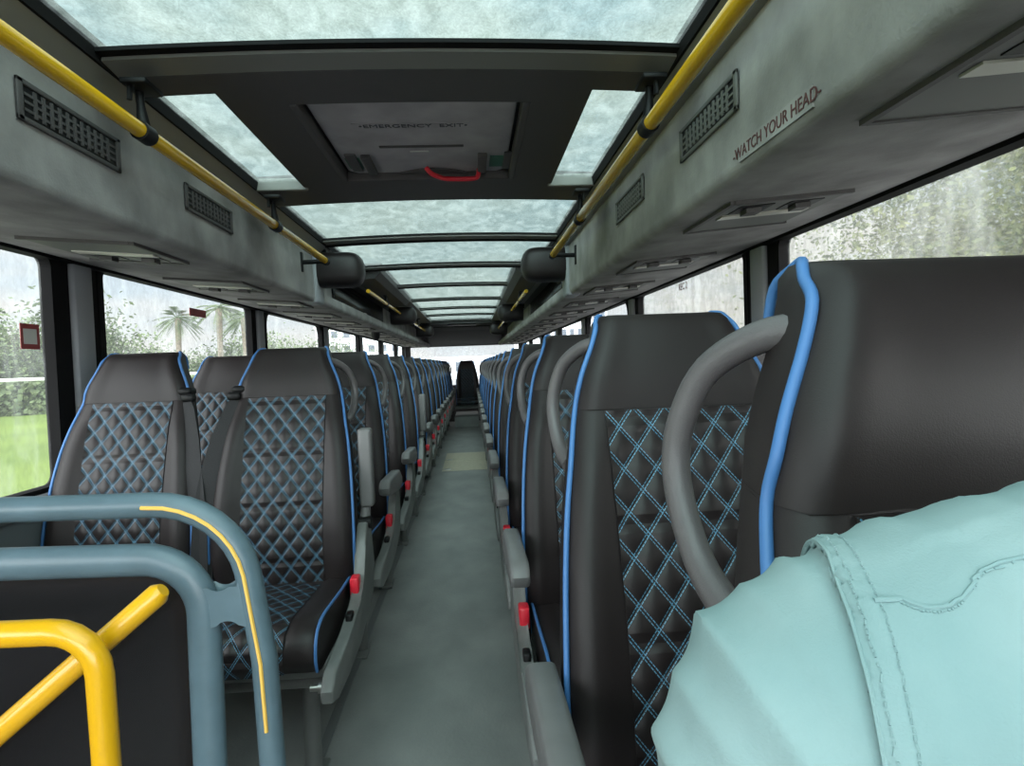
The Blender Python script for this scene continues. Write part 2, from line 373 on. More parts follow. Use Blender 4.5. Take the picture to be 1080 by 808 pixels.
for i, h in enumerate((holes[0], holes[2])):
    bm = bmesh.new(); arr = []
    n_ = 6
    rings = []
    for q in range(n_+1):
        x = h[0]-.01+(h[1]-h[0]+.02)*q/n_; z = cz(x); rings.append([(x, h[2]-.01, z+.008), (x, h[3]+.01, z+.008), (x, h[3]+.01, z+.013), (x, h[2]-.01, z+.013)])
    loft(bm, rings); o = struct('window_%d' % (70+i), bm, 'roofglass')
    bm = bmesh.new(); z = cz((h[0]+h[1])/2)
    box(bm, h[0]-.012, h[1]+.012, h[3]-.004, h[3]+.014, z-.024, z+.02, .004)
    finish('window_gasket', bm, 'metal_grey', o, False)
# roof side frames, dark troughs above the ducts
for s, nm in ((-1, 'left'), (1, 'right')):
    bm = bmesh.new()
    P = [(XA+s*.605, 1.845), (XA+s*.61, 1.805), (XA+s*.655, 1.765), (XA+s*.70, 1.765), (XA+s*.70, 1.86)]
    prism(bm, P, 'Y', Y0, 10.6); ti += 1; struct('trim_%d' % (62+(s > 0)), bm, 'metal_grey')
    bm = bmesh.new(); prism(bm, [(XA+s*.604, 1.83), (XA+s*.609, 1.800), (XA+s*.617, 1.800), (XA+s*.617, 1.83)], 'Y', Y0, 4.38); struct('trim_%d' % (64+(s > 0)), bm, 'rubber')
    bm = bmesh.new(); box(bm, *sorted((XA+s*.69, XA+s*(WB+.05))), Y0, Y1, 1.79, 1.86); struct('ceiling_'+nm, bm, 'ceil')
    # darker side slabs where the skylight narrows
    bm = bmesh.new(); prism(bm, [(XA+s*.455, 1.86), (XA+s*.46, 1.795), (XA+s*.50, 1.755), (XA+s*.64, 1.745), (XA+s*.64, 1.86)], 'Y', 4.40, 6.45, .006)
    struct('trim_%d' % (66+(s > 0)), bm, 'ceil')
    bm = bmesh.new(); box(bm, *sorted((XA+s*.455, XA+s*.66)), 6.45, 10.6, 1.80, 1.86); struct('trim_%d' % (68+(s > 0)), bm, 'metal_grey')
bm = bmesh.new(); box(bm, XA-.7, XA+.7, 9.78, 10.5, 1.78, 1.86); struct('trim_70', bm, 'fabric_dark')
bm = bmesh.new(); box(bm, XA-.22, XA+.22, 9.9, 10.2, 1.765, 1.785); struct('trim_71', bm, 'black')
bm = bmesh.new()
prism(bm, [(10.5, 1.86), (10.5, 1.765), (11.1, 1.745), (Y1, 1.54), (Y1, 1.86)], 'X', XA-.70, XA+.70); struct('ceiling_rear', bm, 'rubber')
# floor trims and aisle hatch
for s in (-1, 1):
    bm = bmesh.new(); box(bm, *sorted((XA+s*.345, XA+s*.375)), .9, 12.2, 0, .008, .003); struct('trim_%d' % (80+(s > 0)), bm, 'trim')
for yy, nm in ((6.92, 90), (7.62, 91)):
    bm = bmesh.new(); box(bm, XA-.235, XA+.30, yy, yy+.68, 0, .006, .002); o = struct('trim_%d' % nm, bm, 'beige')
    mk('hatch_latch', 'steel', o, lambda bm: box(bm, XA-.22, XA-.14, yy+.05, yy+.13, .005, .010, .002))

bm = bmesh.new(); box(bm, XA-.22, XA+.22, 11.7, Y1, 0, .20, .006); struct('floor_step', bm, 'floor')
# ------------------------------------------------------------------ overhead ducts
def vent(bm, x, s, y0, y1, z0, z1):
    # louvred grille standing proud of the fascia
    xa, xb = sorted((x, x-s*.006)); t_ = .010
    box(bm, xa, xb, y0, y1, z0, z0+t_, .002); box(bm, xa, xb, y0, y1, z1-t_, z1, .002)
    box(bm, xa, xb, y0, y0+t_*1.6, z0, z1, .002); box(bm, xa, xb, y1-t_*1.6, y1, z0, z1, .002)
def ducts(s, nm):
    t_ = empty('overhead_duct', (XA+s*.9, 3, 1.5))
    tag(t_, 'long grey felt-covered overhead air duct above the %s windows%s' % (nm, ', reading WATCH YOUR HEAD' if s > 0 else ', seen above the barrier'), 'overhead duct')
    off = t_.location
    def fin(name, bm, m_, par=t_, sm=True):
        bmesh.ops.translate(bm, verts=bm.verts, vec=-off); return finish(name, bm, m_, par, sm)
    X = lambda d: XA+s*d
    bm = bmesh.new()
    prism(bm, [(X(.675), 1.77), (X(.668), 1.53), (X(.674), 1.512), (X(.69), 1.505), (X(WB-.015), 1.545), (X(WB), 1.60), (X(WB), 1.80), (X(.68), 1.80)], 'Y', Y0, 3.40)
    fin('front_casing', bm, 'fabric')
    bm = bmesh.new()
    prism(bm, [(X(.70), 1.573), (X(.672), 1.57), (X(.668), 1.53), (X(.674), 1.512), (X(.69), 1.505), (X(WB-.015), 1.545), (X(WB), 1.60), (X(WB), 1.80), (X(.80), 1.80), (X(.79), 1.58)], 'Y', 3.40, 12.6)
    fin('rear_casing', bm, 'fabric')
    bm = bmesh.new(); box(bm, *sorted((X(.655), X(.73))), 3.395, 3.56, 1.50, 1.775, .012); fin('end_bracket', bm, 'pillar')
    bm = bmesh.new(); box(bm, *sorted((X(.772), X(.80))), 4.4, 6.75, 1.59, 1.775, .008); lk = fin('locker_door', bm, 'smoked')
    bm = bmesh.new(); box(bm, *sorted((X(.755), X(.775))), 5.5, 5.6, 1.60, 1.62, .004); fin('door_catch', bm, 'steel', lk)
    for a, c in ((-.9, -.54), (.20, .54), (1.22, 1.56), (1.90, 2.26)):
        bm = bmesh.new(); x0 = X(.671); box(bm, *sorted((x0, x0+s*.02)), a+.01, c-.01, 1.632, 1.695)
        # backing slightly proud of the fascia
        bmesh.ops.translate(bm, verts=bm.verts, vec=Vector((-s*.003, 0, 0)))
        g = fin('air_vent', bm, 'black'); 
        bm = bmesh.new(); vent(bm, x0-s*.001, s, a, c, 1.625, 1.703)
        n_ = 11
        for q in range(n_):
            yy = a+.05+(c-a-.1)*q/(n_-1); box(bm, *sorted((x0-s*.002, x0-s*.006)), yy-.004, yy+.004, 1.64, 1.69)
        for q in range(1, 4):
            zz = 1.635+.058*q/4; box(bm, *sorted((x0-s*.002, x0-s*.005)), a+.02, c-.02, zz-.0025, zz+.0025)
        fin('vent_grille', bm, 'ceil' if s < 0 else 'panelgrey', g)
    # service panels with reading lights and air nozzles under the duct
    def under(d): return 1.505+.04*(d-.69)/(WB-.015-.69)
    sy = [.65, 1.49, 2.35, 3.15, 3.94, 4.73, 5.52, 6.31, 7.1, 7.9, 8.7, 9.5, 10.3, 11.1] if s > 0 else [1.79, 2.60, 3.40, 4.19, 4.98, 5.77, 6.56, 7.35, 8.14, 8.93, 9.72, 10.5, 11.3]
    for a in sy:
        def slab(bm, d0, d1, y0, y1, t0, t1):
            P = [(X(d0), y0), (X(d1), y0), (X(d1), y1), (X(d0), y1)]
            dd = [d0, d1, d1, d0]
            lo = [bm.verts.new((p[0], p[1], under(q)-t1)) for p, q in zip(P, dd)]; hi = [bm.verts.new((p[0], p[1], under(q)+t0)) for p, q in zip(P, dd)]
            bm.faces.new(lo); bm.faces.new(hi)
            for i in range(4): bm.faces.new((lo[i], lo[(i+1) % 4], hi[(i+1) % 4], hi[i]))
        bm = bmesh.new(); slab(bm, .765, 1.05, a, a+.32, .004, .006); sp_ = fin('service_panel', bm, 'panelgrey', t_, False)
        bm = bmesh.new(); slab(bm, .757, .770, a-.01, a+.33, .002, .009); slab(bm, .77, 1.06, a-.012, a, .002, .009); slab(bm, .77, 1.06, a+.32, a+.332, .002, .009); fin('panel_rim', bm, 'ceil', sp_, False)
        bm = bmesh.new(); q0 = a+.16 if s < 0 else a+.125; slab(bm, .79, 1.02, q0, q0+.04, .0, .010); fin('light_strip', bm, 'lightstrip', sp_, False)
        for d in (.80, .925):
            bm = bmesh.new(); q0 = a+.215 if s < 0 else a+.03; slab(bm, d, d+.085, q0, q0+.08, 0, .008); nb = fin('air_nozzle', bm, 'black', sp_, False)
            bm = bmesh.new(); slab(bm, d+.022, d+.060, q0+.02, q0+.06, 0, .020); fin('nozzle_knob', bm, 'ceil', nb, False)
    return t_, off
dL, oL = ducts(-1, 'left'); dR, oR = ducts(1, 'right')
# sign strip on the right duct
bm = bmesh.new(); xf_ = XA+.668; box(bm, xf_-.0015, xf_+.004, .952, 1.222, 1.522, 1.556)
bmesh.ops.translate(bm, verts=bm.verts, vec=-oR); sg = finish('sign_strip', bm, 'fabric', dR, False)
sg['label'] = 'pale sign strip reading WATCH YOUR HEAD'
M = Matrix.Translation(Vector((xf_-.002, 1.087, 1.539))-oR) @ Matrix(((0, 0, -1, 0), (-1, 0, 0, 0), (0, 1, 0, 0), (0, 0, 0, 1)))
text_part('sign_lettering', '-WATCH YOUR HEAD-', .031, 'textdark', sg, M)

# ------------------------------------------------------------------ emergency hatch
t_ = empty('emergency_hatch', ((hx0+hx1)/2, (hy0+hy1)/2, 1.84)); tag(t_, 'grey emergency exit hatch with red handle in the dark ceiling panel', 'roof hatch'); off = t_.location
def fin(name, bm, m_, par=None, sm=True):
    bmesh.ops.translate(bm, verts=bm.verts, vec=-off); return finish(name, bm, m_, par or t_, sm)
zc = 1.838
bm = bmesh.new(); prism(bm, [(hx0+.03, hy0+.02), (hx1-.03, hy0+.02), (hx1-.03, hy1-.06), (hx1-.06, hy1-.03), (hx0+.06, hy1-.03), (hx0+.03, hy1-.06)], 'Z', zc-.008, zc+.012, .006); cov = fin('hatch_cover', bm, 'hatch')
bm = bmesh.new(); box(bm, hx0-.01, hx1+.01, hy0-.01, hy1+.01, zc+.014, zc+.03); fin('hatch_backing', bm, 'black')
bm = bmesh.new()
for a in ((hx0, hx0+.02, hy0, hy1), (hx1-.02, hx1, hy0, hy1), (hx0, hx1, hy1-.02, hy1)): box(bm, *a, zc-.03, zc+.012, .004)
fin('hatch_frame', bm, 'ceil')
for x in (hx0+.04, hx1-.055):
    bm = bmesh.new(); box(bm, x+.01, x+.045, hy0+.43, hy0+.60, zc-.014, zc-.006, .003); fin('hinge_bracket', bm, 'ceil')
for x in (hx0+.035, hx1-.07):
    pass
for x in (hx0+.10, hx1-.13):
    bm = bmesh.new(); box(bm, x, x+.03, hy0+.44, hy0+.62, zc-.022, zc-.006, .004); fin('latch_strap', bm, 'ceil')
for x in (hx0+.045, hx1-.09):
    bm = bmesh.new(); box(bm, x, x+.045, hy0+.47, hy0+.58, zc-.010, zc-.007); fin('green_label', bm, 'green')['label'] = 'green label beside the strap'
bm = bmesh.new(); box(bm, hx0+.17, hx0+.43, hy0+.36, hy0+.375, zc-.012, zc-.006, .003); fin('cover_slot', bm, 'ceil')
bm = bmesh.new(); box(bm, hx0+.26, hx0+.32, hy0+.41, hy0+.42, zc-.011, zc-.006, .002); fin('latch_plate', bm, 'steel')
bm = bmesh.new(); tube(bm, [Vector(p) for p in catmull([(hx0+.30, hy0+.575, zc-.012), (hx0+.315, hy0+.575, zc-.03), (hx0+.34, hy0+.60, zc-.036), (hx0+.37, hy0+.625, zc-.036), (hx0+.45, hy0+.63, zc-.036), (hx0+.475, hy0+.625, zc-.03), (hx0+.48, hy0+.60, zc-.012)], 4)], .0085, 8)
fin('red_handle', bm, 'red')
bm = bmesh.new(); prism(bm, [(hx0+.20+.02*i, hy1-.035-.05*math.sin(PI*i/12)) for i in range(13)], 'Z', zc-.013, zc-.006); fin('handle_recess', bm, 'ceil')
bm = bmesh.new(); box(bm, hx0+.12, hx0+.45, hy0+.175, hy0+.215, zc-.0100, zc-.0075); nl = fin('exit_label', bm, 'hatch')
M = Matrix.Translation(Vector(((hx0+hx1)/2-.012, hy0+.195, zc-.0102))-off) @ Matrix(((1, 0, 0, 0), (0, -1, 0, 0), (0, 0, -1, 0), (0, 0, 0, 1)))
text_part('exit_lettering', '\u2022EMERGENCY  EXIT\u2022', .034, 'textgrey', nl, M)

# ------------------------------------------------------------------ handrails
def rail(s, y0, y1, brk, lab, rad=.0165, wallarm=None):
    x = XA+s*.557; z = 1.678
    t_ = empty('ceiling_handrail', (x, y0, z)); tag(t_, lab, 'handrail')
    mk('rail_tube', 'yellow', t_, lambda bm: tube(bm, [(0, 0, 0), (0, (y1-y0)*.33, 0), (0, (y1-y0)*.66, 0), (0, y1-y0-.01, 0), (0, y1-y0, 0)], [rad]*4+[rad*.7], 16))
    for yb in brk:
        def f(bm):
            tube(bm, [(0, yb-y0-.022, 0), (0, yb-y0+.022, 0)], rad+.0045, 16)
            tube(bm, [(0, yb-y0, rad), (s*.004, yb-y0, .06), (s*.006, yb-y0, .10)], [.014, .009, .010], 8)
            tube(bm, [(s*.012, yb-y0-.03, .06), (s*.010, yb-y0-.03, .10)], .006, 6)
            box(bm, -.022, .032, yb-y0-.05, yb-y0+.03, .088, .10, .003)
        mk('mount_bracket', 'black', t_, f)
    if wallarm:
        def g(bm):
            tube(bm, [(0, wallarm-y0, -.002), (s*.11, wallarm-y0, -.004)], .011, 8); box(bm, *sorted((s*.108, s*.120)), wallarm-y0-.014, wallarm-y0+.014, -.05, .045, .003)
            tube(bm, [(0, wallarm-y0-.02, 0), (0, wallarm-y0+.02, 0)], rad+.003, 12)
        mk('wall_arm', 'black', t_, g)
rail(-1, Y0+.1, 3.20, (-.6, .4, 1.45, 2.38), 'long yellow ceiling handrail along the left side, nearest the viewer', wallarm=3.17)
rail(1, Y0+.1, 3.20, (-.6, .4, 1.45, 2.38), 'long yellow ceiling handrail along the right side, nearest the viewer', wallarm=3.17)
rail(-1, 4.45, 6.35, (5.4,), 'short yellow handrail under the left roof slab, behind the first left bumper', .014)
rail(1, 4.75, 6.45, (5.4,), 'short yellow handrail under the right roof slab, behind the first right bumper', .014)
rail(-1, 7.5, 9.6, (8.5,), 'tiny distant yellow handrail between the second and last left bumpers', .013)
rail(1, 7.5, 9.6, (8.5,), 'tiny distant yellow handrail between the second and last right bumpers', .013)
# padded bumpers on the duct ends
ords = ['nearest', 'middle', 'farthest']
for i, yy in enumerate((3.50, 6.75, 9.8)):
    for s, nm in ((-1, 'left'), (1, 'right')):
        t_ = empty('padded_bumper', (XA+s*.557, yy, 1.68)); tag(t_, '%s black padded head bumper on the %s overhead duct' % (ords[i], nm), 'head bumper')
        def f(bm):
            w_, d_, h_ = .132, .10, .092
            rings = []
            for q in range(25):
                a = -1+2*q/24; rr = (1-abs(a)**4.5)**(1/2.6) if abs(a) < 1 else .0
                rr = max(rr, .25) if -s*a < 0 else max(rr, .35)
                # the wall side keeps its full section, the aisle side is rounded
                if s*a > 0: rr = 1-.08*abs(a)**6
                ring = []
                for k_ in range(24):
                    an = 2*PI*k_/24; cx_, sx_ = math.cos(an), math.sin(an)
                    ring.append((a*w_, d_*rr*math.copysign(abs(cx_)**.6, cx_), h_*rr*math.copysign(abs(sx_)**.6, sx_)))
                rings.append(ring)
            loft(bm, rings)
        mk('pad', 'leather', t_, f)
        mk('pad_mount', 'black', t_, lambda bm: box(bm, *sorted((s*.06, s*.15)), -.03, .03, .04, .11, .006))

def dome(bm):
    rings = [[(r_*math.cos(2*PI*q/16), r_*math.sin(2*PI*q/16), z) for q in range(16)] for r_, z in ((.03, .05), (.045, .045), (.045, .0), (.040, -.022), (.028, -.038), (.012, -.045))]
    loft(bm, rings)
t_ = empty('dome_camera', (-.97, 6.6, 1.475)); tag(t_, 'small round black dome camera hanging under the far end of the left duct', 'camera')
mk('dome', 'black', t_, dome); mk('camera_mount', 'panelgrey', t_, lambda bm: box(bm, -.03, .03, -.03, .03, .045, .06))
# ------------------------------------------------------------------ seats
ZP = [.40, .46, .50, .58, .66, .75, .84, .92, .985, 1.035, 1.07]
HP = [.200, .214, .218, .221, .221, .217, .210, .200, .188, .178, .170]
YP = [.0, .0, .0, -.006, .002, .022, .05, .08, .106, .126, .140]
ZT = [1.07, 1.10, 1.13, 1.17, 1.20, 1.215, 1.225, 1.228]
HT = [.170, .160, .150, .132, .121, .116, .110, .100]
YT = [.140, .150, .158, .172, .184, .193, .208, .228]
def lerp(xs_, ys_, v):
    for i in range(len(xs_)-1):
        if v <= xs_[i+1]: 
            f_ = (v-xs_[i])/(xs_[i+1]-xs_[i]); return ys_[i]+(ys_[i+1]-ys_[i])*f_
    return ys_[-1]
def sm(e0, e1, x): x = max(0, min(1, (x-e0)/(e1-e0))); return x*x*(3-2*x)
def back_y(z, x, h, yf, bol):
    e = abs(x)/h
    y = yf - bol*sm(.52, .80, e)+.030*max(0, (e-.86)/.14)**2
    return y
def bolster(z): return .022*(1-sm(.95, 1.08, z))*sm(.42, .55, z)+.002
def ring_back(z, h, yf, th, bol):
    n_ = 20; P = []
    for i in range(n_+1):
        x = -h+2*h*i/n_; P.append((x, back_y(z, x, h, yf, bol), z))
    for i in range(9):
        x = h*(.985-1.97*i/8); P.append((x*(1 if 0 < i < 8 else 1), yf+th-(.02 if i in (0, 8) else 0), z))
    return P
def make_back(bm):
    rings = []
    zz = fine(ZP, .03)
    for z in zz:
        h = lerp(ZP, HP, z); yf = lerp(ZP, YP, z); th = .115-.03*sm(.5, 1.1, z); rings.append(ring_back(z, h, yf, th, bolster(z)))
    loft(bm, rings)
def make_head(bm):
    rings = []
    # slightly oversized cap that starts at the seam
    rings.append(ring_back(1.068, .170, .150, .075, .0))
    for z, h, yf in zip([1.068]+ZT[1:], HT, YT):
        th = .085-.0*z
        if z > 1.2: th = .285-yf-.012*(z-1.2)/.028
        puff = .010*math.sin(PI*min(1, (z-1.06)/.15))
        rings.append([(x, y-puff*(1 if y < yf+.03 else 0), zz) for x, y, zz in ring_back(z, h+.004*sm(1.068, 1.09, z), yf, th, .004)])
    loft(bm, rings)
def quilt_back(bm):
    uvl = bm.loops.layers.uv.new('UVMap'); zs = [.475+(1.066-.475)*i/30 for i in range(31)]; G = []; arcl = 0; prev = None
    for z in zs:
        h = lerp(ZP, HP, z); yf = lerp(ZP, YP, z); row = []
        if prev: arcl += math.hypot(z-prev[0], yf-prev[1])
        prev = (z, yf)
        hw = .125-.012*sm(.98, 1.066, z)*0
        for i in range(17):
            x = -hw+2*hw*i/16; row.append((bm.verts.new((x, back_y(z, x, h, yf, bolster(z))-.0035-.004*math.sqrt(max(0, 1-(x/hw)**2)), z)), (x, arcl)))
        G.append(row)
    for a, c in zip(G, G[1:]):
        for i in range(16):
            f = bm.faces.new((a[i][0], a[i+1][0], c[i+1][0], c[i][0]))
            for l, src in zip(f.loops, (a[i], a[i+1], c[i+1], c[i])): l[uvl].uv = src[1]
    # skirt so it is closed against the backrest
    for row, sgn in ((G[0], 0), (G[-1], 0)):
        vs2 = [bm.verts.new(v.co+Vector((0, .006, 0))) for v, _ in row]
        for i in range(16): bm.faces.new((row[i][0], row[i+1][0], vs2[i+1], vs2[i]))
    for e in (0, 16):
        col = [r_[e][0] for r_ in G]; vs2 = [bm.verts.new(v.co+Vector((0, .006, 0))) for v in col]
        for i in range(len(col)-1): bm.faces.new((col[i], col[i+1], vs2[i+1], vs2[i]))
def back_pipe(s):
    P = []
    for z in fine(ZP, .06): P.append((s*(lerp(ZP, HP, z)-.001), lerp(ZP, YP, z)-bolster(z)+.024, z))
    for z, h, yf in list(zip(ZT, HT, YT))[1:]: P.append((s*(h+.003), yf+.012+(.012 if z > 1.21 else 0), z))
    P.append((s*.104, .262, 1.224)); P.append((s*.108, .285, 1.208)); P.append((s*.110, .292, 1.17))
    return P
CZT, CZB = .505, .415
def cush_prof():  # (y, z) outline, side view, from rear top round the front to the rear bottom
    return [(.03, .492), (-.05, .497), (-.15, .503), (-.25, .510), (-.33, .516), (-.385, .514), (-.425, .500), (-.445, .475), (-.450, .445), (-.440, .415), (-.41, .402), (-.3, .40), (-.15, .40), (.03, .40)]
def make_cushion(bm):
    P = cush_prof(); rings = []
    for x, k_ in ((-.205, .012), (-.200, .004), (-.19, 0), (-.14, 0), (-.125, -.0), (0, .0), (.125, 0), (.14, 0), (.19, 0), (.200, .004), (.205, .012)):
        c_ = (-.2, .455); bol = .008 if .13 < abs(x) < .2 else 0
        rings.append([(x, p[0]+(c_[0]-p[0])*k_*2, p[1]+(c_[1]-p[1])*k_*4+(bol if p[1] > .47 else 0)) for p in P])
    loft(bm, rings)
def quilt_cush(bm):
    uvl = bm.loops.layers.uv.new('UVMap'); P = cush_prof()[1:10]; PP = catmull([(0, a, c) for a, c in P], 3); G = []; L_ = 0; prev = None
    for i, p in enumerate(PP):
        if prev is not None: L_ += (p-prev).length
        prev = p; row = []
        d = (PP[min(i+1, len(PP)-1)]-PP[max(i-1, 0)]); nn = Vector((0, d.z, -d.y)).normalized()
        if nn.dot(Vector((0, p.y+.2, p.z-.42))) < 0: nn = -nn
        for q in range(13):
            x = -.125+.25*q/12; o_ = .003+.005*math.sqrt(max(0, 1-(x/.125)**2)); row.append((bm.verts.new((x, p.y+nn.y*o_, p.z+nn.z*o_)), (x, L_)))
        G.append(row)
    for a, c in zip(G, G[1:]):
        for i in range(12):
            f = bm.faces.new((a[i][0], a[i+1][0], c[i+1][0], c[i][0]))
            for l, src in zip(f.loops, (a[i], a[i+1], c[i+1], c[i])): l[uvl].uv = src[1]
def cush_pipe(s):
    return catmull([(s*.203, a+(.0), c+(.006 if c > .47 else 0)) for a, c in [(.0, .497), (-.05, .498)]+cush_prof()[2:10]], 2)
FRAME = [(.125, .655), (.165, .50), (.12, .41), (.02, .375), (-.14, .35), (-.32, .345), (-.44, .345), (-.50, .365), (-.505, .395), (-.46, .425), (-.25, .438), (-.12, .455), (-.04, .50), (.0, .60), (.045, .655)]
def make_seat(side, aisle, arm_up=False, ring=None):
    """side -1 = left of aisle; the aisle edge is at local x = -side*..."""
    t_ = empty('coach_seat')
    a = -side                                        # direction towards the aisle
    bk = mk('backrest', 'leather', t_, make_back); 
    mk('quilted_back_panel', 'quilt', t_, quilt_back)['label'] = 'diamond quilted panel with light blue double stitching'
    mk('headrest', 'leather', t_, make_head)
    for s in (-1, 1):
        mk('blue_piping', 'pipe', t_, lambda bm: tube(bm, catmull(back_pipe(s), 4), .0046, 8))
    cu = mk('seat_cushion', 'leather', t_, make_cushion)
    mk('quilted_cushion_panel', 'quilt', cu, quilt_cush)
    for s in (-1, 1): mk('cushion_piping', 'pipe', cu, lambda bm: tube(bm, cush_pipe(s), .004, 6))
    def base(bm):
        box(bm, -.21, .21, -.36, .06, .36, .402, .006); tube(bm, [(-.235, -.33, .34), (.235, -.33, .34)], .016, 10); tube(bm, [(-.235, .0, .34), (.235, .0, .34)], .016, 10)
    mk('seat_frame', 'frame', t_, base)
    if aisle:
        def leg(bm):
            tube(bm, [(a*.12, -.20, 0.01), (a*.12, -.20, .35)], .024, 12); box(bm, a*.12-.04, a*.12+.03, -.27, -.13, .0, .014, .004)
        mk('leg', 'frame', t_, leg)
        sf = mk('side_frame', 'frame', t_, lambda bm: prism(bm, FRAME, 'X', *sorted((a*.222, a*.254)), .007))
        sf['label'] = 'grey moulded frame on the aisle side'
        mk('pivot_bolt', 'steel', sf, lambda bm: (tube(bm, [(a*.19, -.46, .385), (a*.225, -.46, .385)], .008, 8), tube(bm, [(a*.21, -.46, .385), (a*.223, -.46, .385)], .013, 8)))
        bu = mk('belt_buckle', 'black', t_, lambda bm: box(bm, *sorted((a*.214, a*.238)), -.075, -.02, .41, .515, .005))
        mk('buckle_button', 'red', bu, lambda bm: box(bm, *sorted((a*.217, a*.243)), -.082, -.035, .465, .522, .005))['label'] = 'red release button'
        mk('recline_button', 'black', sf, lambda bm: (box(bm, *sorted((a*.226, a*.245)), -.21, -.17, .43, .462, .005)))
        mk('arrow_mark', 'black', sf, lambda bm: [box(bm, *sorted((a*(.230+.01*q), a*(.236+.01*q))), -.275+.022*r_, -.262+.022*r_, .405, .4285+.0015*r_) for q in (0, 1) for r_ in (0, 1)])
        def arm(bm):
            x0, x1 = sorted((a*.229, a*.273))
            if arm_up:
                # hinged straight up beside the backrest
                box(bm, x0, x1, .075, .125, .70, .955, .010, 3); tube(bm, [(a*.24, .095, .645), (a*.245, .10, .71)], [.019, .014], 10)
            else:
                prism(bm, [(.12, .66), (.12, .615), (.02, .61), (-.10, .63), (-.27, .645), (-.305, .655), (-.315, .68), (-.30, .70), (-.27, .708), (.05, .695)], 'X', x0, x1, .009)
        mk('armrest', 'plastic', t_, arm)['label'] = 'grey plastic armrest, folded %s' % ('up' if arm_up else 'down')
        mk('armrest_hinge', 'black', t_, lambda bm: tube(bm, [(a*.225, .085, .65), (a*.262, .085, .65)], .020, 12))
        def ring_(bm):
            P = [(a*.110, .215, 1.178), (a*.140, .24, 1.172), (a*.170, .268, 1.145), (a*.186, .28, 1.105), (a*.192, .28, 1.065), (a*.191, .26, 1.025), (a*.186, .225, .99), (a*.178, .175, .972)]
            
            tube(bm, catmull(P, 5), [.0120+.003*abs(2*i/35-1)**4 for i in range(len(catmull(P, 5)))], 12)
        mk('grab_handle', 'handle', t_, ring_)['label'] = 'curved dark grey grab handle'
    return t_
ORD = ['first', 'second', 'third', 'fourth', 'fifth', 'sixth', 'seventh', 'eighth', 'ninth', 'tenth', 'eleventh', 'twelfth', 'thirteenth', 'fourteenth', 'fifteenth', 'sixteenth']
def belt(t_, a):
    # shoulder belt hanging from a guide at the top of the backrest side
    bp_ = mk('shoulder_belt', 'belt', t_, lambda bm: loft(bm, [[(a*(x0-w_), y, z), (a*(x0+w_), y-.01, z), (a*(x0+w_), y-.013, z), (a*(x0-w_), y-.003, z)] for x0, w_, y, z in ((.155, .017, .155, 1.085), (.175, .022, .13, 1.04), (.20, .026, .085, .95), (.218, .028, .045, .85), (.232, .03, .02, .75), (.24, .03, .0, .62), (.24, .03, -.01, .50))]))
    mk('belt_guide', 'black', t_, lambda bm: (box(bm, *sorted((a*.135, a*.182)), .135, .19, 1.082, 1.108, .011), box(bm, *sorted((a*.150, a*.195)), .125, .155, 1.06, 1.088, .010)))
XL_A, XL_W = -.608, -1.098
XR_A, XR_W = .339, .812
protos = {}
def seat(side, aisle, arm_up, x, y, lab, group=None, dobelt=False):
    key = (side, aisle, arm_up, dobelt)
    if key not in protos:
        o = make_seat(side, aisle, arm_up)
        if dobelt: belt(o, -side if not aisle else side)
        protos[key] = o
    else: o = copy_tree(protos[key])
    o.location = (x, y, 0); tag(o, lab, 'coach seat', group); return o
UPL = {0: True, 3: True}
for k in range(14):
    y = 2.0+.79*k
    g = 'coach seats left of the aisle'
    la = {0: 'black quilted aisle seat with upright armrest, nearest on the left'}.get(k, 'black quilted aisle seat, %s row back on the left side' % ORD[k])
    lw = {0: 'black quilted window seat behind the blue-grey barrier, nearest on the left'}.get(k, 'black quilted window seat, %s row back on the left side' % ORD[k])
    seat(-1, True, UPL.get(k, False), XL_A, y, la, g, True); seat(-1, False, False, XL_W, y, lw, g, True)
for k in range(15):
    y = .90+.80*k if k else .90
    if k == 1: y = 1.69
    g = 'coach seats right of the aisle'
    seat(1, True, False, XR_A, y, 'black quilted aisle seat, %s row behind the one the person sits in, right side' % ORD[k], g)
    seat(1, False, False, XR_W, y, 'black quilted window seat, %s row behind the one beside the person, right side' % ORD[k], g)
near = seat(1, True, False, XR_A+.022, .318, 'large black seat beside the aqua shirt, closest to the viewer', 'coach seats right of the aisle')
near.location.z = -.032
def tilt(o, deg, zp=.47):
    for ch in o.children:
        if ch.name.split('.')[0] in ('backrest', 'quilted_back_panel', 'headrest', 'blue_piping', 'grab_handle'):
            Rm = Matrix.Rotation(math.radians(deg), 4, 'X'); p_ = Vector((0, 0, zp)); ch.matrix_basis = Matrix.Translation(p_) @ Rm @ Matrix.Translation(-p_)
tilt(near, 6.5)
near2 = seat(1, False, False, XR_W, .20, 'black window seat beside the person on the right, closest to the viewer', 'coach seats right of the aisle')
rear = seat(-1, False, False, XA+.03, 12.25, 'black rear seat facing down the middle of the aisle', None)

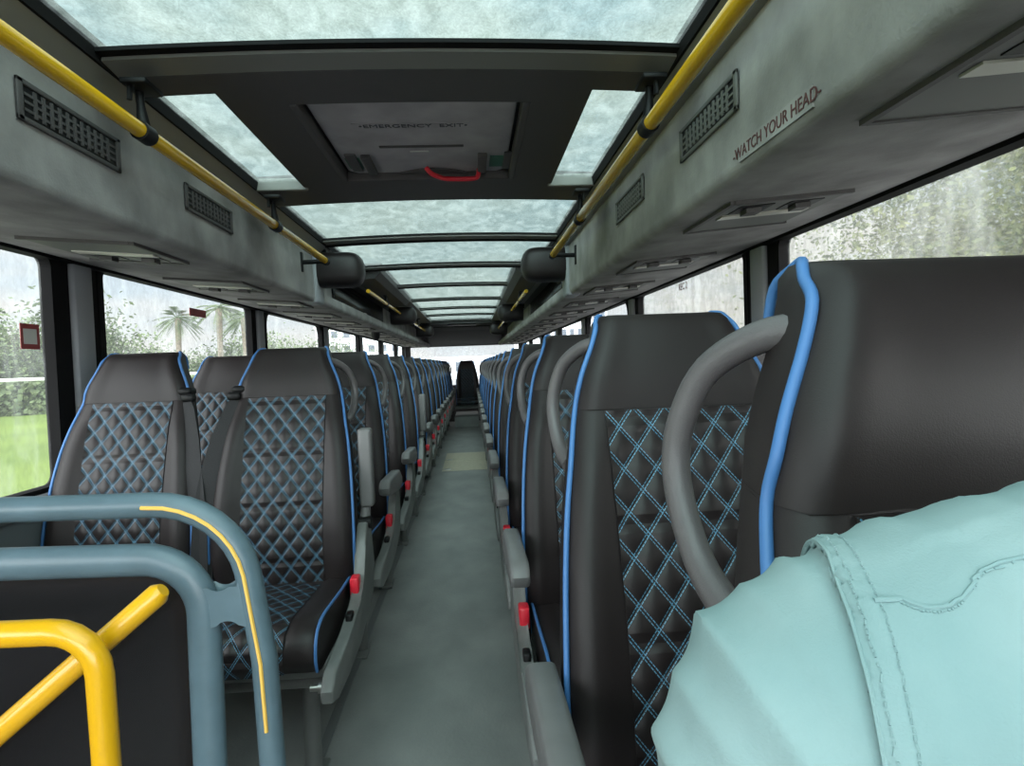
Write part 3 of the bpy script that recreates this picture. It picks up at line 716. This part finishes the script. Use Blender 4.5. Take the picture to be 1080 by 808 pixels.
# ------------------------------------------------------------------ blue grey stair barrier
YB = .90
t_ = empty('stair_barrier', (-.6, YB, 0)); tag(t_, 'blue-grey tubular stair barrier with smoked black panel, front left', 'barrier')
off = t_.location
def lp(P): return [Vector(p)-off for p in P]
r1, r2b = .0175, .0225
def outer():
    P = [(XA-WB+.02, YB, .985), (-.75, YB, .978)]
    P += [(-.445+.125*math.sin(math.radians(a)), YB, .853+.120*math.cos(math.radians(a))) for a in range(0, 81, 10)]
    P += [(-.305, YB, .75), (-.298, YB, .5), (-.292, YB, .0)]
    return lp(P)
def inner():
    P = [(XA-WB+.02, YB, .912), (-.75, YB, .905)]
    P += [(-.462+.078*math.sin(math.radians(a)), YB, .820+.078*math.cos(math.radians(a))) for a in range(0, 91, 10)]
    P += [(-.386, YB, .60), (-.386, YB, 0)]
    return lp(P)
bo = mk('outer_rail', 'bluegrey', t_, lambda bm: tube(bm, outer(), r1, 16))
mk('inner_rail', 'bluegrey', t_, lambda bm: tube(bm, inner(), r2b, 16, flat=.8))
def web(bm):
    T = [(-.394+.072*q/12, .846+.030*abs((q-6)/6)**2.2) for q in range(13)]; B = [(-.388+.080*q/12, .818-.045*abs((q-6)/6)**2.4) for q in range(12, -1, -1)]
    P = [(x-off.x, z) for x, z in T+B]; prism(bm, P, 'Y', -.014, .014, .007)
mk('rail_web', 'bluegrey', t_, web)
def stripe(bm):
    P = outer(); Q = []
    for i, p in enumerate(P[1:]):
        Q.append(p)
    # keep the part from the bend to low on the post, pushed to the viewer's side
    P2 = [Vector((-.452, YB, .973))-off]+P[3:-1]
    P2[-1] = Vector((-.3015, YB, .655))-off
    tube(bm, [p+Vector((.0, -r1-.0005, 0)) for p in P2], .0028, 6)
sp_ = mk('amber_strip', 'stripe', bo, stripe)
mk('smoked_panel', 'smoked', t_, lambda bm: prism(bm, [(x-off.x, z) for x, z in [(XA-WB+.02, .0), (-.392, .0), (-.392, .82), (-.405, .86), (-.435, .888), (-.47, .898), (XA-WB+.02, .902)]], 'Y', -.004, .008))
# yellow stair rails in front of the panel
YY = .78
t_ = empty('stair_handrail', (-.6, YY, 0)); tag(t_, 'bright yellow bent tube handrail at the bottom left corner', 'handrail'); off = t_.location
def yel(bm):
    P = [(XA-WB+.03, YY, .856), (-.62, YY, .853)]+[(-.512+.055*math.sin(math.radians(a)), YY, .796+.055*math.cos(math.radians(a))) for a in range(0, 91, 15)]+[(-.4555, YY, .70), (-.452, YY, .0)]
    tube(bm, lp(P), .0155, 16)
mk('rail_tube', 'stairyellow', t_, yel)
mk('floor_flange', 'stairyellow', t_, lambda bm: tube(bm, [(-.452+.6, 0, 0), (-.452+.6, 0, .012)], .035, 16))
t_ = empty('diagonal_handrail', (-.385, .84, .885)); tag(t_, 'bright yellow diagonal handrail sloping down the stairwell in front of the smoked panel', 'handrail'); off = t_.location
def dia(bm):
    a_ = Vector((-.403, .83, .878)); c_ = Vector((-1.05, .83, .353))
    tube(bm, lp([a_, a_+(c_-a_)*.01, a_+(c_-a_)*.5, c_]), [.009, .0145, .0145, .0145], 16)
mk('rail_tube', 'stairyellow', t_, dia)
mk('rail_foot', 'stairyellow', t_, lambda bm: tube(bm, lp([(-1.05, .83, .353), (-1.06, .83, .18), (-1.06, .83, 0)]), .0145, 14))
mk('panel_standoff', 'black', t_, lambda bm: tube(bm, lp([(-.55, .83, .758), (-.55, .897, .758)]), .008, 8))

# ------------------------------------------------------------------ stickers on windows
def sticker(loc, w, h, s, lab, inner_, txt=None):
    t_ = empty('window_sticker', loc); tag(t_, lab, 'sticker')
    mk('sticker_border', 'stickerred', t_, lambda bm: box(bm, -.0008, .0008, -w/2, w/2, -h/2, h/2), False)
    if inner_:
        mk('sticker_face', 'stickerwhite', t_, lambda bm: box(bm, .0008, .0014, -w*.36, w*.34, -h*.30, h*.30), False)
xg = XA-WB-.01+.0
sticker((xg-.013, 2.055, 1.285), .085, .078, -1, 'small red square sticker with pale centre on the nearest left window', True)
sticker((xg-.013, 3.28, 1.455), .19, .038, -1, 'dark red strip sticker on the second left window', False)
t_ = empty('window_notice', (XA+WB+.008, 3.15, 1.50)); tag(t_, 'faint dark red lettering stuck on the second right window', 'notice')
text_part('notice_lettering', 'REC 2', .05, 'textdark', t_, Matrix(((0, 0, -1, 0), (-1, 0, 0, 0), (0, 1, 0, 0), (0, 0, 0, 1))))

# ------------------------------------------------------------------ the person
def skin_mesh(name, pts, edges, rads, material, parent, sub=2):
    me = bpy.data.meshes.new(name); me.from_pydata(pts, edges, []); o = bpy.data.objects.new(name, me); C.objects.link(o)
    md = o.modifiers.new('s', 'SKIN'); 
    for i, r_ in enumerate(rads): me.skin_vertices[0].data[i].radius = (r_, r_) if not isinstance(r_, tuple) else r_
    me.skin_vertices[0].data[0].use_root = True
    sb = o.modifiers.new('u', 'SUBSURF'); sb.levels = sub; sb.render_levels = sub
    bpy.context.view_layer.update()
    me2 = bpy.data.meshes.new_from_object(o.evaluated_get(bpy.context.evaluated_depsgraph_get()))
    bpy.data.objects.remove(o); me2.name = name; me2.materials.clear(); me2.materials.append(MAT[material])
    for p in me2.polygons: p.use_smooth = True
    o = bpy.data.objects.new(name, me2); C.objects.link(o); o.parent = parent; return o
PX = .325
pt_ = empty('person', (PX, 0, 0)); tag(pt_, 'person in a light aqua linen shirt sitting on the closest right seat', 'person')
# local x relative to PX; faces -Y.  image-left shoulder is local -x
V = [(0, .15, .60), (0, .175, .75), (0, .20, .90), (0, .215, 1.02), (0, .20, 1.11), (0, .18, 1.17), (0, .17, 1.25), (0, .175, 1.31),
     (-.17, .212, 1.03), (-.275, .198, .92), (-.322, .12, .77), (-.275, -.04, .66), (-.235, -.12, .625),
     (.15, .20, 1.03), (.225, .15, .84), (.215, .05, .69), (.14, -.12, .66), (.12, -.20, .65),
     (-.09, .06, .575), (-.11, -.40, .57), (-.11, -.40, .30), (-.11, -.37, .09), (-.11, -.50, .045),
     (.09, .06, .575), (.11, -.40, .57), (.11, -.40, .30), (.11, -.37, .09), (.11, -.50, .045)]
Ed = [(0, 1), (1, 2), (2, 3), (3, 4), (4, 5), (5, 6), (6, 7), (3, 8), (8, 9), (9, 10), (10, 11), (11, 12), (3, 13), (13, 14), (14, 15), (15, 16), (16, 17),
      (0, 18), (18, 19), (19, 20), (20, 21), (21, 22), (0, 23), (23, 24), (24, 25), (25, 26), (26, 27)]
Rd = [(.12, .09), (.12, .085), (.13, .085), (.12, .08), (.055, .05), (.05, .05), (.075, .085), (.07, .08),
      .045, .042, .036, .026, .022, .045, .042, .036, .026, .022, .075, .055, .050, .036, .028, .075, .055, .050, .036, .028]
body = skin_mesh('body', V, Ed, Rd, 'skin', pt_)
for sx, hx, hy, hz, dr in ((-1, -.235, -.12, .625, 1), (1, .12, -.20, .65, -1)):
    for f_ in range(4):
        ox = (-.027+.018*f_); L_ = (.066, .074, .070, .055)[f_]
        skin_mesh('finger', [(hx+ox*.7, hy-.005, hz), (hx+ox, hy-.06, hz-.002), (hx+ox*1.1, hy-.06-L_*.55, hz-.012), (hx+ox*1.1, hy-.06-L_*.85, hz-.034)], [(0, 1), (1, 2), (2, 3)], [.012, .0095, .0085, .0075], 'skin', body, 1)
    skin_mesh('thumb', [(hx-dr*-.015, hy+.0, hz), (hx+dr*.04, hy-.035, hz-.006), (hx+dr*.048, hy-.07, hz-.016)], [(0, 1), (1, 2)], [.013, .011, .009], 'skin', body, 1)
    skin_mesh('palm', [(hx, hy+.01, hz), (hx, hy-.03, hz), (hx, hy-.06, hz)], [(0, 1), (1, 2)], [(.026, .018), (.034, .016), (.034, .014)], 'skin', body, 1)
mk('nose', 'skin', body, lambda bm: loft(bm, [[(w_*math.cos(2*PI*q/8), y+.125+.8*w_*math.sin(2*PI*q/8), z+.04) for q in range(8)] for w_, y, z in ((.004, -.035, 1.235), (.008, -.045, 1.215), (.013, -.052, 1.20), (.008, -.045, 1.192))]))
for s in (-1, 1):
    mk('ear', 'skin', body, lambda bm: tube(bm, [(s*.072, .175, 1.23), (s*.08, .18, 1.25), (s*.078, .185, 1.275)], [.008, .012, .009], 8))
    mk('eye', 'white', body, lambda bm: tube(bm, [(s*.028, .105, 1.268), (s*.028, .093, 1.268)], [.011, .006], 10))
mk('mouth', 'red', body, lambda bm: tube(bm, [(-.02, .095, 1.212), (0, .087, 1.211), (.02, .095, 1.212)], [.002, .005, .002], 8))
mk('hair', 'hair', pt_, lambda bm: (bmesh.ops.create_uvsphere(bm, u_segments=24, v_segments=14, radius=1), bmesh.ops.scale(bm, vec=(.088, .098, .080), verts=bm.verts), bmesh.ops.translate(bm, vec=(0, .193, 1.315), verts=bm.verts)))
skin_mesh('trousers', [(0, .13, .58), (-.09, .06, .575), (-.11, -.40, .57), (-.11, -.40, .30), (-.11, -.375, .12), (.09, .06, .575), (.11, -.40, .57), (.11, -.40, .30), (.11, -.375, .12), (0, .16, .67)],
          [(0, 1), (1, 2), (2, 3), (3, 4), (0, 5), (5, 6), (6, 7), (7, 8), (0, 9)], [(.14, .10), .09, .068, .062, .055, .09, .068, .062, .055, (.135, .1)], 'trouser', pt_)
for s in (-1, 1):
    mk('shoe', 'shoe', pt_, lambda bm: loft(bm, [[(s*.11+w_*math.cos(2*PI*q/12), y, .002+h_*(1+math.sin(2*PI*q/12))/2) for q in range(12)] for y, w_, h_ in ((-.31, .025, .06), (-.34, .036, .09), (-.42, .042, .085), (-.50, .048, .06), (-.57, .035, .045), (-.59, .018, .03))]))
# shirt: soft union of arms, shoulders and torso, cut at the armhole seams
from mathutils import noise
def capsule(bm, pts, rads, n_=28, fy=1.0):
    # chain of rounded rings with domed ends
    P = catmull(pts, 6); N = len(P)-1; rings = []
    d0 = (P[1]-P[0]).normalized(); d1 = (P[-1]-P[-2]).normalized()
    seq = [(P[0]-d0*rads[0]*math.sin(t_), rads[0]*math.cos(t_), d0) for t_ in (1.45, 1.1, .7, .35)]
    for i, p in enumerate(P): seq.append((p, lerp(list(range(len(rads))), rads, i/6), (P[min(i+1, N)]-P[max(i-1, 0)]).normalized()))
    seq += [(P[-1]+d1*rads[-1]*math.sin(t_), rads[-1]*math.cos(t_), d1) for t_ in (.35, .7, 1.1, 1.45)]
    for p, r_, d in seq:
        a_ = Vector((0, 1, 0)); nn = (a_-d*a_.dot(d)).normalized(); bn = d.cross(nn)
        rings.append([p+nn*math.cos(2*PI*q/n_)*r_*fy+bn*math.sin(2*PI*q/n_)*r_ for q in range(n_)])
    loft(bm, rings)
bm = bmesh.new(); W = lambda x, y, z: (x-PX, y, z)
capsule(bm, [W(.117, .214, 1.000), W(.114, .205, .95), W(.104, .18, .88), W(.090, .13, .80), W(.085, .08, .74)], [.057, .056, .055, .054, .053])
capsule(bm, [W(.118, .213, 1.012), W(.15, .212, 1.026), W(.20, .211, 1.037), W(.26, .208, 1.051), W(.325, .205, 1.06)], [.0575, .059, .060, .060, .06])
capsule(bm, [(.215, .195, .985), (.225, .17, .92), (.228, .13, .85), (.222, .08, .77), (.21, .03, .71)], [.060, .058, .057, .055, .053])
capsule(bm, [(.205, .205, 1.0), (.17, .208, 1.025), (.12, .208, 1.042), (.06, .206, 1.05), (.0, .205, 1.06)], [.058, .06, .06, .06, .06])
rg = []
for z, hw, hd, yc in ((.58, .165, .12, .16), (.62, .175, .13, .165), (.72, .165, .12, .18), (.82, .165, .11, .195), (.92, .172, .10, .205), (1.0, .168, .085, .21), (1.05, .12, .062, .208), (1.085, .07, .055, .203), (1.10, .06, .052, .20)):
    rg.append([(hw*math.copysign(abs(math.cos(2*PI*q/48))**.8, math.cos(2*PI*q/48)), yc+hd*math.copysign(abs(math.sin(2*PI*q/48))**.9, math.sin(2*PI*q/48)), z) for q in range(48)])
loft(bm, rg)
me = bpy.data.meshes.new('tmp'); bmesh.ops.recalc_face_normals(bm, faces=bm.faces); bm.to_mesh(me); bm.free()
tmp = bpy.data.objects.new('tmp', me); C.objects.link(tmp)
md = tmp.modifiers.new('r', 'REMESH'); md.mode = 'VOXEL'; md.voxel_size = .0034
md = tmp.modifiers.new('s', 'SMOOTH'); md.factor = .5; md.iterations = 26
bpy.context.view_layer.update()
me2 = bpy.data.meshes.new_from_object(tmp.evaluated_get(bpy.context.evaluated_depsgraph_get())); bpy.data.objects.remove(tmp)
bm = bmesh.new(); bm.from_mesh(me2); bm.normal_update()
PLN = Vector((1, -.30, .04)).normalized()               # armhole plane in world coordinates
def plane_co(sgn): return Vector((.116-PX, .20, 1.089)) if sgn < 0 else Vector((-(.116-PX), .20, 1.06))
def plane_no(sgn): return PLN if sgn < 0 else Vector((-PLN.x, PLN.y, PLN.z))
def seam_d(co, sgn): return (co-plane_co(sgn)).dot(plane_no(sgn))       # >0 on the torso side
def ridge(v, k_=3): v = v-math.floor(v); return (1-abs(2*v-1))**k_
disp = []
for v in bm.verts:
    co = v.co; dl = seam_d(co, -1); dr_ = seam_d(co, 1); dd = min(dl, dr_); x, y, z = co.x+PX, co.y, co.z
    big = noise.noise(co*17)*.0030+noise.noise(co*38+Vector((3, 1, 7)))*.0014
    if dd < 0:
        c_ = .89*x+.45*z+.0035*math.sin(z*55+1)+.004*noise.noise(co*14)
        w_ = .55+.45*noise.noise(co*20+Vector((9, 0, 0)))
        f = .0058*ridge(c_/.034+.35, 2.0)*w_+.0030*ridge(c_/.019+.4+z*5, 1.8)*w_
        f *= sm(0, -.012, dd) if dd > -.012 else 1
        f -= .0006
    else:
        c_ = x*.97+.12*z+.006*noise.noise(co*11); w_ = .5+.5*noise.noise(co*13+Vector((1, 5, 0)))
        f = .0040*ridge(c_/.031+.62, 2.5)*w_
        f -= .0065*math.exp(-(((x-.165)/.020)**2+((z-1.068)/.016)**2))*(1 if y < .2 else 0)     # soft hollow under the shoulder seam
        f += .0014*math.exp(-((dd-.0045)/.004)**2)+.0007*math.sin(z*900+y*700)*math.exp(-((dd-.005)/.004)**2)
    disp.append(big+f)
for v, d in zip(list(bm.verts), disp): v.co += v.normal*d
def section(bm_src, co, no):
    b2 = bm_src.copy(); g = bmesh.ops.bisect_plane(b2, geom=b2.verts[:]+b2.edges[:]+b2.faces[:], plane_co=co, plane_no=no)
    es = [e for e in g['geom_cut'] if isinstance(e, bmesh.types.BMEdge)]; adj = {}
    for e in es:
        a_, c_ = e.verts; adj.setdefault(a_, []).append(c_); adj.setdefault(c_, []).append(a_)
    loops = []; seen = set()
    for st in adj:
        if st in seen: continue
        L = [st]; seen.add(st); cur = st
        while True:
            nx = [q for q in adj[cur] if q not in seen]
            if not nx: break
            cur = nx[0]; seen.add(cur); L.append(cur)
        loops.append([q.co.copy() for q in L])
    b2.free(); loops.sort(key=len, reverse=True); return loops
seams = {}
for sgn in (-1, 1): seams[sgn] = [section(bm, plane_co(sgn)+plane_no(sgn)*o_, plane_no(sgn))[0] for o_ in (.0006, .0030, .0085)]
yoke = section(bm, Vector((.115-PX, .2, 1.0905)), Vector((-.15, -.22, 1)).normalized())
yoke2 = section(bm, Vector((.115-PX, .2, 1.0875)), Vector((-.15, -.22, 1)).normalized())
for sgn in (-1, 1):
    bmesh.ops.bisect_plane(bm, geom=bm.verts[:]+bm.edges[:]+bm.faces[:], plane_co=plane_co(sgn), plane_no=plane_no(sgn))
def cut(keep):
    b2 = bm.copy(); dl = [v for v in b2.verts if not keep(v.co)]; bmesh.ops.delete(b2, geom=dl, context='VERTS'); return b2
tb = cut(lambda c_: seam_d(c_, -1) > -1e-5 and seam_d(c_, 1) > -1e-5)
tb.normal_update()
for v in tb.verts:
    dd = min(seam_d(v.co, -1), seam_d(v.co, 1))
    if dd < .008: v.co += v.normal*.0012*(1-dd/.008)
st_ = finish('shirt', tb, 'shirt', pt_, True, 60); md = st_.modifiers.new('t', 'SOLIDIFY'); md.thickness = .0016; md.offset = -1
for sgn in (-1, 1):
    sb = cut(lambda c_: seam_d(c_, sgn) < 1e-5)
    sb.normal_update()
    for v in sb.verts: v.co += v.normal*-.0012
    sl = finish('sleeve', sb, 'shirt', st_, True, 60)
bm.free()
from mathutils.bvhtree import BVHTree
b3 = bmesh.new(); b3.from_mesh(st_.data); bvh = BVHTree.FromBMesh(b3)
def snap(p, o_):
    loc, nn, _, _ = bvh.find_nearest(p); return loc+nn*o_
def smooth_loop(L, k_=3):
    for _ in range(k_): L = [(L[i-1]+L[i]*2+L[(i+1) % len(L)])/4 for i in range(len(L))]
    return L
for sgn in (-1, 1):
    def f(bm):
        L = [snap(p, .0002) for p in smooth_loop(seams[sgn][0])]; tube(bm, smooth_loop(L, 10), .0008, 6, closed=True)
        for L in seams[sgn][1:]:
            L = smooth_loop(L, 16)
            for i in range(0, len(L)-1, 1): tube(bm, [snap(L[i], .0002), snap(L[i].lerp(L[i+1], .7), .0002)], .00042, 4)
    mk('armhole_seam', 'shirt', st_, f)
def f(bm):
    G = catmull([W(.1225, .178, 1.092), W(.128, .170, 1.091), W(.137, .166, 1.093), W(.146, .168, 1.100), W(.158, .172, 1.104), W(.172, .172, 1.103), W(.19, .172, 1.104), W(.22, .172, 1.107), W(.25, .172, 1.11)], 8)
    tube(bm, [snap(p, .0) for p in G], .0008, 6)
    for i in range(0, len(G)-1): tube(bm, [snap(G[i]+Vector((0, -.001, -.0028)), .0002), snap(G[i].lerp(G[i+1], .65)+Vector((0, -.001, -.0028)), .0002)], .00042, 4)
mk('shoulder_seam', 'seam', st_, f)
mk('collar', 'shirt', st_, lambda bm: loft(bm, [[((.062+w_)*math.cos(2*PI*q/32), .192+(.06+w_)*math.sin(2*PI*q/32), z+.055) for q in range(32)] for w_, z in ((.004, 1.03), (.006, 1.10), (.010, 1.105), (.022, 1.07), (.026, 1.055))], caps=False))

# ------------------------------------------------------------------ outside
bm = bmesh.new(); box(bm, -260, -9, -80, 260, GZ-.2, GZ); o = finish('lawn', bm, 'grass', None, False); o['kind'] = 'structure'; o.name = 'ground_lawn'
bm = bmesh.new(); box(bm, -9, 200, -80, 260, GZ-.2, GZ-.01); o = finish('ground_asphalt', bm, 'asphalt', None, False); o['kind'] = 'structure'
def foliage(bm, rx, ry, rz, n_, size, cl=14, z0=0):
    cs = [(random.gauss(0, .45)*rx, random.gauss(0, .45)*ry, z0+rz*random.uniform(-.8, .9)) for _ in range(cl)]
    for _ in range(n_):
        c_ = random.choice(cs); r_ = min(rx, ry, rz)*.42
        p = Vector(c_)+Vector((random.gauss(0, r_), random.gauss(0, r_), random.gauss(0, r_)))
        a_ = Vector((random.gauss(0, 1), random.gauss(0, 1), random.gauss(0, 1))).normalized(); b2 = a_.orthogonal().normalized(); s_ = size*random.uniform(.6, 1.4)
        vs2 = [bm.verts.new(p+a_*s_), bm.verts.new(p+b2*s_*.5), bm.verts.new(p-a_*s_), bm.verts.new(p-b2*s_*.5)]; bm.faces.new(vs2)
def make_tree(h, rx, leafmat, n_=2600, size=.22, name='broadleaf_tree', trunk=.2):
    t_ = empty(name)
    mk('crown', leafmat, t_, lambda bm: foliage(bm, rx, rx, h*.42, n_, size, 22, h*.56), False)
    mk('trunk', 'bark', t_, lambda bm: tube(bm, [(0, 0, 0), (.1, .05, h*.3), (0, .1, h*.6), (.1, 0, h*.85)], [trunk, trunk*.8, trunk*.5, trunk*.2], 8))
    return t_
def polar(az, d): a_ = math.radians(az); return (d*math.sin(a_), d*math.cos(a_))
treeA = make_tree(9, 4.2, 'leaf', 6000, .25); treeB = make_tree(10, 3.2, 'leafpale', 17000, .06, trunk=.22)
first = [True, True]
def put(proto, i, x, y, rz, sc, lab, cat='tree', group=None):
    o = proto if first[i] else copy_tree(proto); first[i] = False
    o.location = (x, y, GZ); o.rotation_euler = (0, 0, rz); o.scale = (sc, sc, sc); tag(o, lab, cat, group)
gl = 'trees beyond the lawn on the left'
for j, (az, d, sc) in enumerate([(-50, 96, 1.0), (-46, 98, 1.25), (-42.5, 96, 1.0), (-39, 100, 1.2), (-36, 97, 1.1), (-33.5, 99, 1.0), (-31, 97, 1.25), (-28.5, 98, .95), (-25.5, 102, .75), (-22.5, 104, .65), (-20, 100, .8), (-17.5, 98, .85), (-15, 105, .75), (-12.5, 110, .8), (-10, 115, .7)]):
    x, y = polar(az, d); put(treeA, 0, x, y, j*1.7, sc, 'dark green broadleaf trees in the distant line across the lawn, left windows', group=gl)
gr = 'trees close outside the right windows'
for j, (x, y, sc) in enumerate([(9, 7, .95), (10.5, 10, 1.0), (9.5, 4.2, .9), (12, 13.0, .95), (13, 16.5, .95), (9.2, 1.5, .95), (14.5, 9, 1.2), (15.5, 12.5, 1.15), (13.8, 5.5, 1.2), (16.5, 19, .8), (19, 24, .8), (11, -2, 1), (15, 1.5, 1.2)]):
    put(treeB, 1, x, y, j*2.1, sc, 'mottled green-brown roadside trees close outside the wet right windows', group=gr)
def make_palm():
    t_ = empty('palm_tree')
    mk('trunk', 'bark', t_, lambda bm: tube(bm, [(0, 0, 0), (.05, 0, 3), (0, 0, 6), (.05, 0, 8.6)], [.30, .24, .22, .26], 10))
    for f_ in range(34):
        an = random.uniform(0, 2*PI); el = random.uniform(-.75, 1.2); L_ = random.uniform(1.7, 2.3)
        def fr(bm):
            d = Vector((math.cos(an)*math.cos(el), math.sin(an)*math.cos(el), math.sin(el))); P = [Vector((0, 0, 8.6))+d*L_*t__-Vector((0, 0, .9*t__*t__)) for t__ in (0, .25, .5, .75, 1)]
            sd = d.cross(Vector((0, 0, 1))).normalized()
            tube(bm, P[:4], .03, 4)
            for q in range(9):
                t__ = .35+.6*q/9; base = P[0].lerp(P[2], t__) if False else Vector((0, 0, 8.6))+d*L_*t__-Vector((0, 0, .9*t__*t__))
                for s_ in (-1, 1):
                    tip = base+(sd*s_*.5+d*.45)*(1.1-t__*.4)+Vector((0, 0, -.25)); w_ = d*.05
                    bm.faces.new([bm.verts.new(base-w_), bm.verts.new(base+w_), bm.verts.new(tip)])
        mk('frond', 'leaf', t_, fr, False)
    return t_
palm = make_palm()
for j, (az, d, sc, lab) in enumerate([(-23.9, 62, 1.0, 'palm tree standing alone in the second left window'), (-20.9, 60, 1.08, 'middle palm tree with its crown cut off by the overhead duct'), (-19.0, 56, .95, 'rightmost thick palm tree just before the second left pillar')]):
    o = palm if j == 0 else copy_tree(palm); x, y = polar(az, d); o.location = (x, y, GZ); o.rotation_euler = (0, 0, j*1.3); o.scale = (sc,)*3; tag(o, lab, 'palm tree', 'palm trees outside the left windows')
# hedge, long white rail and lamp post across the lawn
for j in range(12):
    pass
bm = bmesh.new()
for i in range(18000):
    az = -52+44*random.random(); d = 88+random.gauss(0, .8); x, y = polar(az, d); z = GZ+random.uniform(0, 3.6)
    a_ = Vector((random.gauss(0, 1), random.gauss(0, 1), random.gauss(0, 1))).normalized()*.30; b2 = a_.orthogonal()*.7; p = Vector((x, y, z))
    bm.faces.new([bm.verts.new(p+a_), bm.verts.new(p+b2), bm.verts.new(p-a_), bm.verts.new(p-b2)])
o = finish('clipped_hedge', bm, 'leaf', None, False); tag(o, 'dark green hedge along the far edge of the lawn', 'hedge', kind='stuff')
t_ = empty('white_rail_fence', (0, 0, GZ)); tag(t_, 'long white rail above the hedge beyond the lawn', 'fence')
mk('top_rail', 'white', t_, lambda bm: tube(bm, [(*polar(az, 86), 3.85) for az in range(-54, -8, 2)], .19, 6))
for az in range(-54, -8, 6): mk('post', 'white', t_, lambda bm: tube(bm, [(*polar(az, 86), 0), (*polar(az, 86), 3.85)], .10, 6))
def lampfn():
    t_ = empty('street_lamp', (*polar(-31.6, 70), GZ)); tag(t_, 'tall thin grey lamp post standing in the nearest left window', 'street lamp')
    mk('pole', 'pillar', t_, lambda bm: tube(bm, [(0, 0, 0), (0, 0, 22)], [.20, .11], 8)); mk('lamp_head', 'pillar', t_, lambda bm: box(bm, -1.2, .3, -.2, .2, 22, 22.2, .05))
lampfn()
def building(name, az, d, w, h, nx, nz_, lab, z0=0, rot=0):
    x, y = polar(az, d); t_ = empty(name, (x, y, GZ)); t_.rotation_euler = (0, 0, math.radians(-az+rot)); tag(t_, lab, 'building')
    mk('wall', 'bldg', t_, lambda bm: box(bm, -w/2, w/2, 0, 10, 0, h), False); mk('roof', 'white', t_, lambda bm: box(bm, -w/2-.3, w/2+.3, -.3, 10.3, h, h+.4, .1), False)
    for i in range(nx):
        for j in range(nz_):
            cx_ = -w/2+w*(i+.5)/nx; zz = h*(j+.62)/nz_
            wf = mk('window', 'bwin', t_, lambda bm: box(bm, cx_-w/nx*.26, cx_+w/nx*.26, -.08, .06, zz-h/nz_*.26, zz+h/nz_*.2), False)
building('hotel_building', -9.8, 135, 17, 12, 7, 4, 'white building with dark windows, far off in the third and fourth left windows')
building('terminal_building', 8.0, 110, 16, 13, 12, 4, 'white building with dark window slots, seen through the far right windows')
building('office_building', 0.5, 170, 60, 5.5, 18, 1, 'low pale building behind the coach, seen through the rear window')
